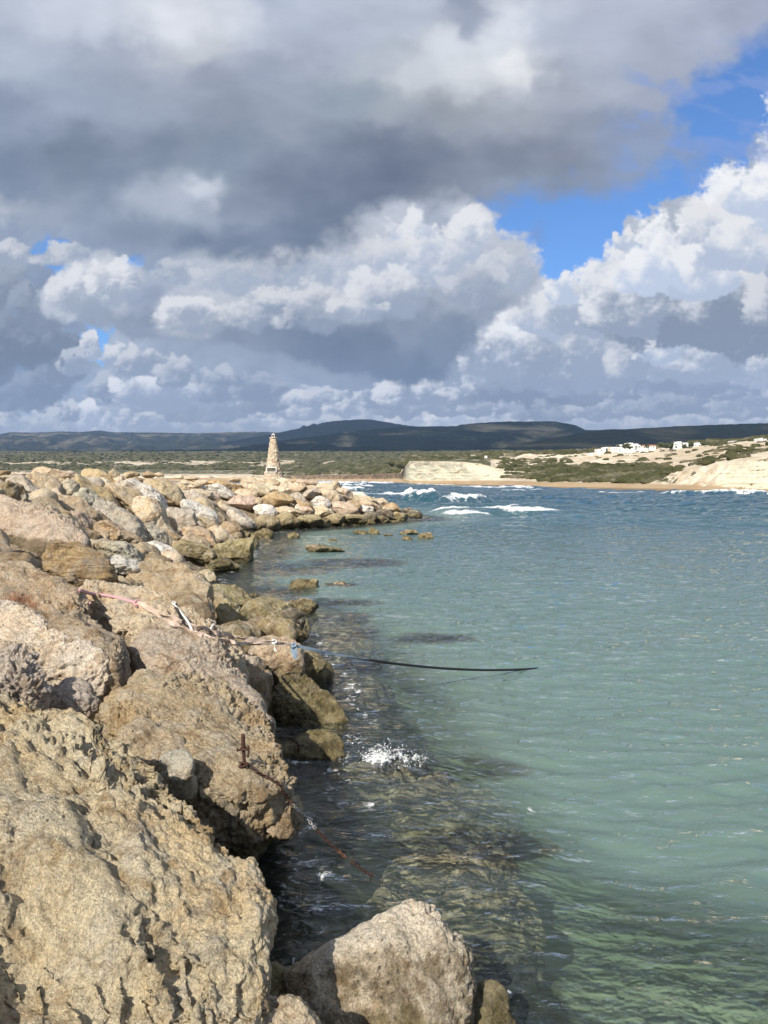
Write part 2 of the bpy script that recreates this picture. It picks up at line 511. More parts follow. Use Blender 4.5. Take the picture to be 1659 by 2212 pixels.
sky = N(nt, 'ShaderNodeTexSky')
sky.sky_type = 'NISHITA'
sky.sun_disc = False
sky.sun_elevation = SUN_EL
sky.sun_rotation = SUN_AZ
sky.ozone_density = 3.0
sky.air_density = 1.0
sky.dust_density = 0.2
bg_sky = N(nt, 'ShaderNodeBackground', inp={'Strength': 0.105})
blue = mixc(nt, 1.0, sky.outputs[0], (0.55, 0.80, 1.12), 'MULTIPLY')
nt.links.new(blue, bg_sky.inputs[0])
tc = N(nt, 'ShaderNodeTexCoord')
sep = N(nt, 'ShaderNodeSeparateXYZ')
nt.links.new(tc.outputs['Generated'], sep.inputs[0])
ysafe = math_n(nt, 'MAXIMUM', sep.outputs[1], 0.02)
cs = math_n(nt, 'DIVIDE', sep.outputs[0], ysafe)
ct = math_n(nt, 'DIVIDE', sep.outputs[2], ysafe)
iu = math_n(nt, 'DIVIDE', math_n(nt, 'SUBTRACT', cs, S0), S1 - S0)
iv = math_n(nt, 'DIVIDE', math_n(nt, 'SUBTRACT', ct, T0), T1 - T0)
comb = N(nt, 'ShaderNodeCombineXYZ')
nt.links.new(iu, comb.inputs[0])
nt.links.new(iv, comb.inputs[1])
im = N(nt, 'ShaderNodeTexImage')
im.image = build_clouds()
im.extension = 'EXTEND'
im.interpolation = 'Cubic'
nt.links.new(comb.outputs[0], im.inputs[0])
# the rest of the sky dome: broken grey cloud
cn = N(nt, 'ShaderNodeTexNoise', inp={'Scale': 2.6, 'Detail': 7.0, 'Roughness': 0.55})
mp = N(nt, 'ShaderNodeMapping')
mp.inputs['Scale'].default_value = (1, 1, 2.2)
nt.links.new(tc.outputs['Generated'], mp.inputs[0])
nt.links.new(mp.outputs[0], cn.inputs[0])
gcol = ramp(nt, cn.outputs[0], [(0.3, (0.10, 0.12, 0.17)), (0.5, (0.26, 0.29, 0.34)), (0.66, (1.15, 1.15, 1.15))])
galp = ramp(nt, cn.outputs[0], [(0.36, 0.25), (0.5, 0.95)])


def band(x, a, b, w):
    p = math_n(nt, 'MULTIPLY', math_n(nt, 'SUBTRACT', x, a), 1.0 / w, clamp=True)
    q = math_n(nt, 'MULTIPLY', math_n(nt, 'SUBTRACT', b, x), 1.0 / w, clamp=True)
    return math_n(nt, 'MULTIPLY', p, q)


inside = math_n(nt, 'MULTIPLY', band(iu, 0.0, 1.0, 0.05), band(iv, -0.2, 1.0, 0.1))
inside = math_n(nt, 'MULTIPLY', inside, math_n(nt, 'GREATER_THAN', sep.outputs[1], 0.03))
ccol = mixc(nt, inside, gcol, im.outputs[0])
gsep = math_n(nt, 'MULTIPLY', galp, 1.0)
calp = math_n(nt, 'ADD', math_n(nt, 'MULTIPLY', inside, im.outputs[1]), math_n(nt, 'MULTIPLY', math_n(nt, 'SUBTRACT', 1.0, inside), gsep))
bg_c = N(nt, 'ShaderNodeBackground', inp={'Strength': 0.75})
nt.links.new(ccol, bg_c.inputs[0])
mx = N(nt, 'ShaderNodeMixShader')
nt.links.new(calp, mx.inputs[0])
nt.links.new(bg_sky.outputs[0], mx.inputs[1])
nt.links.new(bg_c.outputs[0], mx.inputs[2])
wo = N(nt, 'ShaderNodeOutputWorld')
nt.links.new(mx.outputs[0], wo.inputs[0])
world.cycles.sampling_method = 'MANUAL'
world.cycles.sample_map_resolution = 1024


# ------------------------------------------------------------------ helpers
def ray(u, v):
    """direction through pixel (u, v) of the 1659 x 2212 picture, scaled so that dy = 1"""
    cp, sp = math.cos(PITCH), math.sin(PITCH)
    a = (u - 829.5) / F
    b = (1106 - v) / F
    d = np.array([a, cp + b * sp, -sp + b * cp])
    return d / d[1]


def at(u, v, y):
    d = ray(u, v)
    return np.array([d[0] * y, y, CAMZ + d[2] * y])


def on_z(u, v, z=0.0):
    d = ray(u, v)
    y = (z - CAMZ) / d[2]
    return np.array([d[0] * y, y, z])


def tag(o, label=None, cat=None, group=None, kind=None):
    if label:
        o['label'] = label
    if cat:
        o['category'] = cat
    if group:
        o['group'] = group
    if kind:
        o['kind'] = kind
    return o


def mesh_np(name, verts, faces, mat, parent=None, smooth=True, loc=None):
    """faces: (n,3) or (n,4) int array"""
    verts = np.asarray(verts, np.float32)
    faces = np.asarray(faces, np.int32)
    if loc is not None:
        verts = verts - np.asarray(loc, np.float32)
    me = bpy.data.meshes.new(name)
    k = faces.shape[1]
    me.vertices.add(len(verts))
    me.vertices.foreach_set('co', verts.ravel())
    me.loops.add(faces.size)
    me.loops.foreach_set('vertex_index', faces.ravel())
    me.polygons.add(len(faces))
    me.polygons.foreach_set('loop_start', np.arange(0, faces.size, k, dtype=np.int32))
    me.polygons.foreach_set('loop_total', np.full(len(faces), k, np.int32))
    if smooth:
        me.polygons.foreach_set('use_smooth', np.ones(len(faces), bool))
    me.update(calc_edges=True)
    if mat:
        me.materials.append(mat)
    o = bpy.data.objects.new(name, me)
    if loc is not None:
        o.location = [float(x) for x in loc]
    COL.objects.link(o)
    if parent:
        o.parent = parent
    return o


def empty(name, loc, rz=0.0):
    o = bpy.data.objects.new(name, None)
    o.empty_display_size = 0.2
    o.location = [float(x) for x in loc]
    o.rotation_euler = (0, 0, rz)
    COL.objects.link(o)
    return o


def grid_faces(nr, nc):
    i = np.arange(nr * nc).reshape(nr, nc)
    return np.stack([i[:-1, :-1], i[:-1, 1:], i[1:, 1:], i[1:, :-1]], -1).reshape(-1, 4)


class MB:
    """collects boxes and tubes in one mesh"""
    def __init__(self):
        self.v = []
        self.f = []

    def box(self, c, s, rz=0.0, taper=1.0):
        n = len(self.v)
        cr, sr = math.cos(rz), math.sin(rz)
        for z in (-1, 1):
            k = taper if z > 0 else 1.0
            for x, y in ((-1, -1), (1, -1), (1, 1), (-1, 1)):
                px, py = x * s[0] / 2 * k, y * s[1] / 2 * k
                self.v.append((c[0] + px * cr - py * sr, c[1] + px * sr + py * cr, c[2] + z * s[2] / 2))
        for q in ((0, 3, 2, 1), (4, 5, 6, 7), (0, 1, 5, 4), (1, 2, 6, 5), (2, 3, 7, 6), (3, 0, 4, 7)):
            self.f.append(tuple(n + i for i in q))
        return self

    def tube(self, pts, r, seg=8, closed=False, flat=None):
        pts = [Vector([float(x) for x in p]) for p in pts]
        m = len(pts)
        n0 = len(self.v)
        rr = r if isinstance(r, (list, tuple)) else [r] * m
        up = Vector((0, 0, 1))
        for i, p in enumerate(pts):
            if closed:
                t = pts[(i + 1) % m] - pts[i - 1]
            else:
                t = pts[min(i + 1, m - 1)] - pts[max(i - 1, 0)]
            t.normalize()
            s = t.cross(up)
            if s.length < 0.05:
                s = t.cross(Vector((1, 0, 0)))
            s.normalize()
            b = s.cross(t)
            for k in range(seg):
                a = 2 * math.pi * k / seg
                ra = rr[i]
                rb = rr[i] * (flat if flat else 1.0)
                self.v.append(tuple(p + s * math.cos(a) * rb + b * math.sin(a) * ra))
        last = m if closed else m - 1
        for i in range(last):
            j = (i + 1) % m
            for k in range(seg):
                k2 = (k + 1) % seg
                self.f.append((n0 + i * seg + k, n0 + j * seg + k, n0 + j * seg + k2, n0 + i * seg + k2))
        if not closed:
            self.f.append(tuple(n0 + k for k in range(seg)))
            self.f.append(tuple(n0 + (m - 1) * seg + k for k in reversed(range(seg))))
        return self

    def build(self, name, mat, parent=None, smooth=False, loc=None):
        me = bpy.data.meshes.new(name)
        v = self.v
        if loc is not None:
            v = [(a[0] - loc[0], a[1] - loc[1], a[2] - loc[2]) for a in v]
        me.from_pydata(v, [], self.f)
        me.update()
        if smooth:
            for p in me.polygons:
                p.use_smooth = True
        if mat:
            me.materials.append(mat)
        o = bpy.data.objects.new(name, me)
        if loc is not None:
            o.location = loc
        COL.objects.link(o)
        if parent:
            o.parent = parent
        return o


def new_mat(name):
    m = bpy.data.materials.new(name)
    m.use_nodes = True
    m.node_tree.nodes.clear()
    return m, m.node_tree


def out_surface(nt, sh):
    o = N(nt, 'ShaderNodeOutputMaterial')
    nt.links.new(sh, o.inputs[0])
    return o


def simple_mat(name, col, rough=0.7, metal=0.0, noise=0.25, scale=30.0, col2=None, bump=0.0):
    m, nt = new_mat(name)
    tcn = N(nt, 'ShaderNodeTexCoord')
    nz = N(nt, 'ShaderNodeTexNoise', inp={'Scale': scale, 'Detail': 5.0, 'Roughness': 0.6})
    nt.links.new(tcn.outputs['Object'], nz.inputs[0])
    c2 = col2 or tuple(x * (1 - noise) for x in col)
    c = ramp(nt, nz.outputs[0], [(0.35, c2), (0.65, col)])
    b = N(nt, 'ShaderNodeBsdfPrincipled', inp={'Roughness': rough, 'Metallic': metal})
    nt.links.new(c, b.inputs['Base Color'])
    if bump:
        bp = N(nt, 'ShaderNodeBump', inp={'Strength': bump, 'Distance': 0.01})
        nt.links.new(nz.outputs[0], bp.inputs['Height'])
        nt.links.new(bp.outputs[0], b.inputs['Normal'])
    out_surface(nt, b.outputs[0])
    return m


# ------------------------------------------------------------------ rock material
def rock_material(name, strata=False, drowned=False, split=None, patch=None):
    m, nt = new_mat(name)
    L = nt.links
    tcn = N(nt, 'ShaderNodeTexCoord')
    oi = N(nt, 'ShaderNodeObjectInfo')
    geo = N(nt, 'ShaderNodeNewGeometry')
    off = N(nt, 'ShaderNodeVectorMath', operation='SCALE')
    rv = N(nt, 'ShaderNodeCombineXYZ')
    L.new(oi.outputs['Random'], rv.inputs[0])
    L.new(oi.outputs['Random'], rv.inputs[1])
    L.new(rv.outputs[0], off.inputs[0])
    off.inputs['Scale'].default_value = 37.0
    pos = N(nt, 'ShaderNodeVectorMath', operation='ADD')
    L.new(tcn.outputs['Object'], pos.inputs[0])
    L.new(off.outputs[0], pos.inputs[1])
    P = pos.outputs[0]

    def noise(sc, det=5.0, ro=0.6, dist=0.0, vec=None):
        n = N(nt, 'ShaderNodeTexNoise', inp={'Scale': sc, 'Detail': det, 'Roughness': ro, 'Distortion': dist})
        L.new(vec or P, n.inputs[0])
        return n.outputs[0]
    big = noise(1.3, 5, 0.6, 0.4)
    mid = noise(5.0, 6, 0.65, 0.3)
    fine = noise(28.0, 6, 0.75)
    tint = oi.outputs['Color']
    # patches of warm stain and of pale lime over the stone's own colour
    warm = mixc(nt, 1.0, tint, (1.02, 0.90, 0.74), 'MULTIPLY')
    col = mixc(nt, ramp(nt, big, [(0.47, 0.0), (0.66, 0.75)]), tint, warm)
    pale = mixc(nt, 0.6, tint, (0.68, 0.63, 0.54))
    col = mixc(nt, ramp(nt, mid, [(0.50, 0.0), (0.64, 0.7)]), col, pale)
    dark = mixc(nt, 1.0, col, (0.52, 0.43, 0.33), 'MULTIPLY')  # brown mottling, strengthened to put shadow contrast into the colour
    col = mixc(nt, ramp(nt, noise(4.2, 8, 0.74, 0.6), [(0.50, 0.0), (0.63, 0.85)]), col, dark)
    grey = noise(2.2, 6, 0.7, 1.0)
    col = mixc(nt, ramp(nt, grey, [(0.56, 0.0), (0.66, 0.55)]), col, (0.27, 0.255, 0.23))
    # grain
    grit = noise(75.0, 4, 0.7)
    g = ramp(nt, fine, [(0.30, 0.55), (0.5, 1.0), (0.72, 1.3)])
    g = mixc(nt, 1.0, g, ramp(nt, grit, [(0.34, 0.62), (0.5, 1.0), (0.66, 1.25)]), 'MULTIPLY')
    col = mixc(nt, 1.0, col, g, 'MULTIPLY', True)
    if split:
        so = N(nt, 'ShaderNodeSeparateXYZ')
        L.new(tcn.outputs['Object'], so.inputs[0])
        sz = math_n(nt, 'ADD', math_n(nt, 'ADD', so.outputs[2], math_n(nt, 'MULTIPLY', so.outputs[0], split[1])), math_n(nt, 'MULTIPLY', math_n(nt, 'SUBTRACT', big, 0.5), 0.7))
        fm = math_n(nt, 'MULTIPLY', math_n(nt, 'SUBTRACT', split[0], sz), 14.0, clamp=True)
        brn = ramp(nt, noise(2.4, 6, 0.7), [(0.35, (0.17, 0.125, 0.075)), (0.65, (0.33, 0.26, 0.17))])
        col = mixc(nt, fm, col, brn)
    for (pp, pr, pc) in (patch or []):
        vd = N(nt, 'ShaderNodeVectorMath', operation='DISTANCE')
        L.new(geo.outputs['Position'], vd.inputs[0])
        vd.inputs[1].default_value = pp
        dd_ = math_n(nt, 'ADD', math_n(nt, 'MULTIPLY', vd.outputs['Value'], -1.0 / pr), math_n(nt, 'ADD', 1.0, math_n(nt, 'MULTIPLY', math_n(nt, 'SUBTRACT', mid, 0.5), 2.4)))
        col = mixc(nt, math_n(nt, 'MULTIPLY', dd_, 3.0, clamp=True), col, pc)
    # small dark pores
    vor = N(nt, 'ShaderNodeTexVoronoi', inp={'Scale': 17.0, 'Randomness': 1.0})
    L.new(P, vor.inputs['Vector'])
    pore_area = ramp(nt, noise(3.3, 3), [(0.48, 0.0), (0.6, 1.0)])
    pore = ramp(nt, vor.outputs[0], [(0.10, 1.0), (0.24, 0.0)])
    pf = math_n(nt, 'MULTIPLY', pore, pore_area)
    col = mixc(nt, math_n(nt, 'MULTIPLY', pf, 0.75), col, (0.085, 0.06, 0.04))
    if strata:
        mpn = N(nt, 'ShaderNodeMapping')
        mpn.inputs['Rotation'].default_value = (0.12, 0.25, 0)
        mpn.inputs['Scale'].default_value = (0.7, 0.7, 9.0)
        L.new(P, mpn.inputs[0])
        st = noise(2.0, 5, 0.6, 0.4, mpn.outputs[0])
        col = mixc(nt, ramp(nt, st, [(0.42, 0.6), (0.55, 0.0)]), col, (0.20, 0.13, 0.065))
    if drowned:
        wd = ramp(nt, noise(5.5, 6, 0.7, 0.6), [(0.36, (0.09, 0.07, 0.042)), (0.48, (0.20, 0.155, 0.09)), (0.58, (0.34, 0.28, 0.18)), (0.70, (0.50, 0.43, 0.30))])
        b = N(nt, 'ShaderNodeBsdfPrincipled', inp={'Roughness': 0.8})
        L.new(wd, b.inputs['Base Color'])
        out_surface(nt, b.outputs[0])
        return m
    # tide zone: dark lichen above, olive weed below
    sp = N(nt, 'ShaderNodeSeparateXYZ')
    L.new(geo.outputs['Position'], sp.inputs[0])
    wn = N(nt, 'ShaderNodeTexNoise', inp={'Scale': 1.1, 'Detail': 4.0})
    L.new(geo.outputs['Position'], wn.inputs[0])
    z = math_n(nt, 'ADD', sp.outputs[2], math_n(nt, 'MULTIPLY', math_n(nt, 'SUBTRACT', wn.outputs[0], 0.5), -1.0))
    zb = math_n(nt, 'ADD', z, math_n(nt, 'MULTIPLY', math_n(nt, 'SUBTRACT', mid, 0.5), 0.9))
    black = ramp(nt, math_n(nt, 'MULTIPLY', zb, 0.5, clamp=True), [(0.0, 0.85), (0.25, 0.85), (0.36, 0.0)])
    lich = mixc(nt, 1.0, col, (0.26, 0.24, 0.19), 'MULTIPLY')
    col = mixc(nt, math_n(nt, 'MULTIPLY', black, ramp(nt, noise(6.5, 6, 0.75), [(0.36, 0.15), (0.56, 1.0)])), col, lich)
    algae = ramp(nt, math_n(nt, 'MULTIPLY', zb, 0.5, clamp=True), [(0.0, 0.85), (0.12, 0.75), (0.20, 0.0)])
    acol = ramp(nt, noise(4.5, 6, 0.7), [(0.36, (0.045, 0.036, 0.016)), (0.48, (0.17, 0.135, 0.06)), (0.62, (0.40, 0.34, 0.19))])
    col = mixc(nt, algae, col, acol)
    rough = ramp(nt, math_n(nt, 'MULTIPLY', zb, 0.5, clamp=True), [(0.02, 0.30), (0.14, 0.6), (0.2, 0.92)])
    b = N(nt, 'ShaderNodeBsdfPrincipled', inp={'Roughness': 0.9})
    b.inputs['Specular IOR Level'].default_value = 0.3
    L.new(col, b.inputs['Base Color'])
    L.new(rough, b.inputs['Roughness'])
    # bump from several scales
    h = math_n(nt, 'ADD', math_n(nt, 'ADD', math_n(nt, 'MULTIPLY', noise(11.0, 8, 0.72), 1.0), math_n(nt, 'MULTIPLY', mid, 1.6)), math_n(nt, 'ADD', math_n(nt, 'MULTIPLY', fine, 0.75), math_n(nt, 'MULTIPLY', grit, 0.30)))
    h = math_n(nt, 'SUBTRACT', h, math_n(nt, 'MULTIPLY', pf, 0.35))
    if strata:
        h = math_n(nt, 'ADD', h, math_n(nt, 'MULTIPLY', st, 1.2))
    bp = N(nt, 'ShaderNodeBump', inp={'Strength': 1.0, 'Distance': 0.06})
    L.new(h, bp.inputs['Height'])
    L.new(bp.outputs[0], b.inputs['Normal'])
    out_surface(nt, b.outputs[0])
    return m


M_ROCK = rock_material('weathered_limestone')
M_STRATA = rock_material('layered_sandstone', True)
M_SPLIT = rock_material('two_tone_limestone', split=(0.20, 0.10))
M_DROWN = rock_material('drowned_stone', False, True)

TONES = {
    'cream': (0.74, 0.62, 0.45), 'tan': (0.60, 0.48, 0.325), 'pale': (0.92, 0.82, 0.66), 'grey': (0.62, 0.555, 0.45), 'white': (0.86, 0.82, 0.75),
    'ochre': (0.56, 0.41, 0.23), 'yellow': (0.62, 0.50, 0.29), 'pink': (0.68, 0.54, 0.42), 'brown': (0.40, 0.31, 0.19),
    'olive': (0.42, 0.355, 0.20), 'dark': (0.24, 0.205, 0.15), 'sand': (0.82, 0.67, 0.465)}

_ico = {}


def ico(level):
    if level not in _ico:
        bm = bmesh.new()
        bmesh.ops.create_icosphere(bm, subdivisions=level, radius=1.0)
        v = np.array([x.co[:] for x in bm.verts], np.float32)
        f = np.array([[q.index for q in p.verts] for p in bm.faces], np.int32)
        bm.free()
        _ico[level] = (v, f)
    return _ico[level]


def vnormals(P, Fc):
    a = P[Fc[:, 0]]
    n = np.cross(P[Fc[:, 1]] - a, P[Fc[:, 2]] - a)
    out = np.zeros_like(P)
    for k in range(3):
        for c in range(3):
            out[:, c] += np.bincount(Fc[:, k], n[:, c], len(P))
    return out / (np.linalg.norm(out, axis=1)[:, None] + 1e-12)


def rough_up(P, Fc, size, seed, rough=1.0, fine=True, strata=0.0):
    """weather the surface: broad lumps, cracked ledges, pits, grain (absolute metres)"""
    o = np.array([seed * 3.17, seed * 1.31, seed * 7.7], np.float32)
    n = vnormals(P, Fc)
    q = P + o
    d = 0.075 * size * fbm(q * (1.4 / size), 3)
    d = d + 0.026 * size * rough * (ridged(q * (2.6 / size), 2) - 0.6)
    P = P + n * d[:, None].astype(np.float32)
    if fine:
        n = vnormals(P, Fc)
        q = P + o
        m = sstep(-0.25, 0.45, fbm(q * 1.1 + 5, 2))
        d = rough * 0.024 * fbm(q * 6.5, 3, gain=0.6) * (0.5 + m)
        pits = sstep(0.42, 0.12, worley3(q * 5.5 + 0.35 * np.stack([d, d, d], 1)))
        d = d - rough * 0.036 * pits * m
        if len(P) > 30000:
            # crumbs: rounded nubs parted by creases, at three sizes
            for fr, am in ((8.0, 0.024), (17.0, 0.022), (34.0, 0.013)):
                d = d + rough * am * (np.abs(noise3(q * fr + fr)) * 2 - 0.6) * (0.35 + 0.9 * m)
            d = d - rough * 0.018 * sstep(0.50, 0.15, worley3(q * 13.0, 5)) * (0.3 + m)
        else:
            d = d + rough * 0.012 * fbm(q * 24.0, 2) * (0.4 + m)
        if strata:
            ll = (q[:, 2] + 0.25 * q[:, 0] + 0.12 * fbm(q * 1.2, 2)) * 9.0
            d = d + strata * (np.abs((ll % 1.0) - 0.5) * 2 - 0.5 + 0.6 * noise3(np.stack([ll * 0.5, q[:, 0] * 0.6, q[:, 1] * 0.6], 1)))
        P = P + n * d[:, None].astype(np.float32)
    return P.astype(np.float32)


ROCKS = []


def finish_rock(P, Fc, tone, label, seed, mat=None, name='boulder', group='boulders of the breakwater', cat='boulder'):
    rs = np.random.RandomState(seed + 99)
    c = P.mean(0)
    o = mesh_np(name, P, Fc, mat or M_ROCK, loc=c)
    t = np.array(TONES[tone]) * (1 + rs.uniform(-0.07, 0.07)) * (1 + rs.uniform(-0.03, 0.03, 3))
    o.color = (t[0], t[1], t[2], 1)
    tag(o, label, cat, group)
    ROCKS.append(o)
    return o


def cam_frame(c):
    f = np.array(c) - np.array([0, 0, CAMZ])
    f = f / np.linalg.norm(f)
    r = np.cross(f, [0, 0, 1])
    r /= np.linalg.norm(r)
    u = np.cross(r, f)
    return r, u, f


def facet(D, rs, k=11, lo=0.56, hi=0.97):
    n = rs.normal(size=(k, 3))
    n /= np.linalg.norm(n, axis=1)[:, None]
    d = rs.uniform(lo, hi, k)
    dots = D @ n.T
    r = np.where(dots > 0.05, d / np.maximum(dots, 0.05), 9)
    r = np.minimum(r, 1.12)
    # soft minimum
    s = 38.0
    r = -np.log(np.exp(-s * r).sum(1) + math.exp(-s * 1.08)) / s
    return r


def blob_rock(u, v, rx, ry, ang, tone, label, y=None, seed=None, level=None, rough=1.0, depth=None, sink=0.0, mat=None, strata=0.0, name='boulder',
              group='boulders of the breakwater', cat='boulder'):
    """boulder whose middle shows at pixel (u, v) with the given half sizes, standing at distance y"""
    if seed is None:
        seed = len(ROCKS) + 1
    rs = np.random.RandomState(seed * 13 + 5)
    if y is None:
        y = slope_y(u, v + 0.3 * ry)
        k_ = 0
        while y is None and k_ < 30:
            k_ += 1
            y = slope_y(u, v + 0.3 * ry + 3 * k_)
        if y > 78 and u < 1100:
            y = 78.0
    C = at(u, v, y)
    k = np.linalg.norm(C - np.array([0, 0, CAMZ])) / F
    a, b = rx * k * 1.12, ry * k * 1.14
    size = math.sqrt(a * b) * 2
    if level is None:
        pxr = math.sqrt(rx * ry)
        level = 4 if pxr < 14 else (5 if pxr < 34 else (6 if pxr < 80 else 7))
    D, Fc = ico(level)
    r = facet(D, rs)
    r = r / np.percentile(r, 90)
    Rr, Up, Fw = cam_frame(C)
    cc = depth if depth else (0.5 * a + 0.5 * b) * rs.uniform(0.9, 1.15)
    al = math.radians(-ang)
    X = Rr * math.cos(al) + Up * math.sin(al)
    Y = -Rr * math.sin(al) + Up * math.cos(al)
    P = C + (r[:, None] * D * np.array([a, b, cc])) @ np.stack([X, Y, Fw])
    P = rough_up(P.astype(np.float32), Fc, size, seed, rough, level >= 5, strata)
    return finish_rock(P, Fc, tone, label, seed, mat, name, group, cat)


def poly_rock(outline, ref, n, hf, hb, tone, label, seed=None, level=6, rough=1.0, k=3.3, mat=None, strata=0.0, cen=None, size=None, name='boulder',
              group='boulders of the breakwater', cat='boulder', extra=None, shrink=0.955):
    """boulder built round a slanting mid-plane: its rim, seen from the photographer's place, follows the outline"""
    if seed is None:
        seed = len(ROCKS) + 1
    rs = np.random.RandomState(seed * 13 + 5)
    n = np.array(n, float)
    n /= np.linalg.norm(n)
    P0 = at(*ref)
    cam0 = np.array([0, 0, CAMZ])

    def hit(u, v):
        d = ray(u, v)
        t = np.dot(P0 - cam0, n) / np.dot(d, n)
        if t <= 0 or t > 60:
            t = ref[2] * 1.6
        return cam0 + d * t
    Q = np.array([hit(*p) for p in outline])
    C = hit(*cen) if cen else Q.mean(0)
    e1 = np.cross(n, [0, 1, 0.01])
    e1 /= np.linalg.norm(e1)
    e2 = np.cross(n, e1)
    q = (Q - C) * shrink
    ang = np.arctan2(q @ e2, q @ e1)
    rad = np.hypot(q @ e1, q @ e2)
    o = np.argsort(ang)
    ang, rad = ang[o], rad[o]
    ang = np.concatenate([ang[-1:] - 2 * np.pi, ang, ang[:1] + 2 * np.pi])
    rad = np.concatenate([rad[-1:], rad, rad[:1]])
    D, Fc = ico(level)
    th = np.arctan2(D[:, 1], D[:, 0])
    rr = np.hypot(D[:, 0], D[:, 1])
    R = np.interp(th, ang, rad)
    fac = facet(D, rs, 18, 0.78, 1.0)
    fac = fac / np.percentile(fac, 85)
    h = (1 - np.minimum(rr, 1) ** k) ** (1 / k) * np.sign(D[:, 2]) * fac
    h = np.where(h > 0, h * hf, h * hb)
    rim = rr ** 0.8
    P = C + (rim * R * np.cos(th))[:, None] * e1 + (rim * R * np.sin(th))[:, None] * e2 + h[:, None] * n
    size = size or float(np.sqrt(rad.mean()) * 1.2)
    if extra is not None:
        P = extra(P)
    P = rough_up(P.astype(np.float32), Fc, size, seed, rough, True, strata)
    return finish_rock(P, Fc, tone, label, seed, mat, name, group, cat)


# ------------------------------------------------------------------ breakwater body
SHORE = np.array([(9, -12), (5.0, -3), (3.0, 2), (1.6, 3.7), (0.5, 4.3), (-0.5, 4.8), (-0.95, 6.2), (-0.9, 8.5), (-0.6, 10.2), (-0.7, 12.5), (-1.4, 15), (-2.2, 19),
                  (-4.4, 22.5), (-6.1, 27), (-6.2, 33), (-6.4, 38), (-7.6, 46), (-7.3, 53), (-4.5, 55), (-0.5, 60), (3.0, 67), (3.4, 72), (0, 78), (-4, 84),
                  (-10, 92), (-24, 97), (-60, 92), (-90, 60), (-90, -12)], np.float32)


def shore_d(x, y):
    return poly_sd(np.asarray(x, np.float32), np.asarray(y, np.float32), SHORE)


def slope_z(x, y):
    d = shore_d(x, y)
    up = np.minimum(0.50 * np.maximum(d, 0), 3.25 - 0.35 * sstep(32, 62, np.asarray(y, np.float32)))
    # near the head the crest steps down to the tip
    tipd = np.hypot(np.asarray(x) - 3.0, np.asarray(y) - 70)
    up = np.minimum(up, 0.5 + 0.27 * tipd)
    return np.where(d > 0, up, 0.55 * d)


def slope_y(u, v, y0=3.0, y1=95.0):
    d = ray(u, v)
    ys = np.exp(np.linspace(math.log(y0), math.log(y1), 500)).astype(np.float32)
    z = CAMZ + d[2] * ys
    s = slope_z(d[0] * ys, ys)
    k = np.where(z < s)[0]
    if len(k) == 0:
        return None
    return float(ys[k[0]])


# ------------------------------------------------------------------ rubble core and sea floor
def build_core():
    # polar-ish sheet, finer near the photographer
    ys = np.concatenate([np.linspace(-10, 2, 30), np.exp(np.linspace(math.log(2.05), math.log(98), 330))]).astype(np.float32)
    xs = np.concatenate([-np.exp(np.linspace(math.log(88), math.log(0.3), 230)), np.linspace(-0.25, 9, 60)]).astype(np.float32)
    X, Y = np.meshgrid(xs, ys)
    Z = slope_z(X, Y) - 0.62
    q = np.stack([X.ravel(), Y.ravel(), Z.ravel()], 1)
    w = worley3(q * 1.15).reshape(X.shape)
    Z = Z + 0.42 * (0.75 - w) + 0.12 * fbm(q * 1.7, 3).reshape(X.shape)
    P = np.stack([X.ravel(), Y.ravel(), Z.ravel()], 1)
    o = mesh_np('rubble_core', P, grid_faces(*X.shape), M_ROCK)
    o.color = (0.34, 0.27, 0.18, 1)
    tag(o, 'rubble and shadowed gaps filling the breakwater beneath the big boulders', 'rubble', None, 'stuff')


SUBROCKS = []   # (x, y, radius, top) of drowned boulders, so that the sea knows how shallow it is


def floor_z(x, y):
    d = -shore_d(x, y)
    z = -0.30 - 0.42 * np.maximum(d, 0)
    lim = 1.5 + 0.035 * np.maximum(np.asarray(y) - 6, 0) + 0.02 * np.maximum(x - 4, 0)
    lim = np.minimum(lim, 7.0)
    return np.maximum(z, -lim)


def stony(X, Y):
    d = -shore_d(X, Y)
    # boulders and weed fringe the foot of the breakwater, wider where the near reef runs out
    reach = 1.25 + 0.022 * np.maximum(Y, 0) + 1.35 * np.exp(-((Y - 6.5) / 2.5) ** 2)
    return sstep(reach + 0.7, reach - 0.7, d)


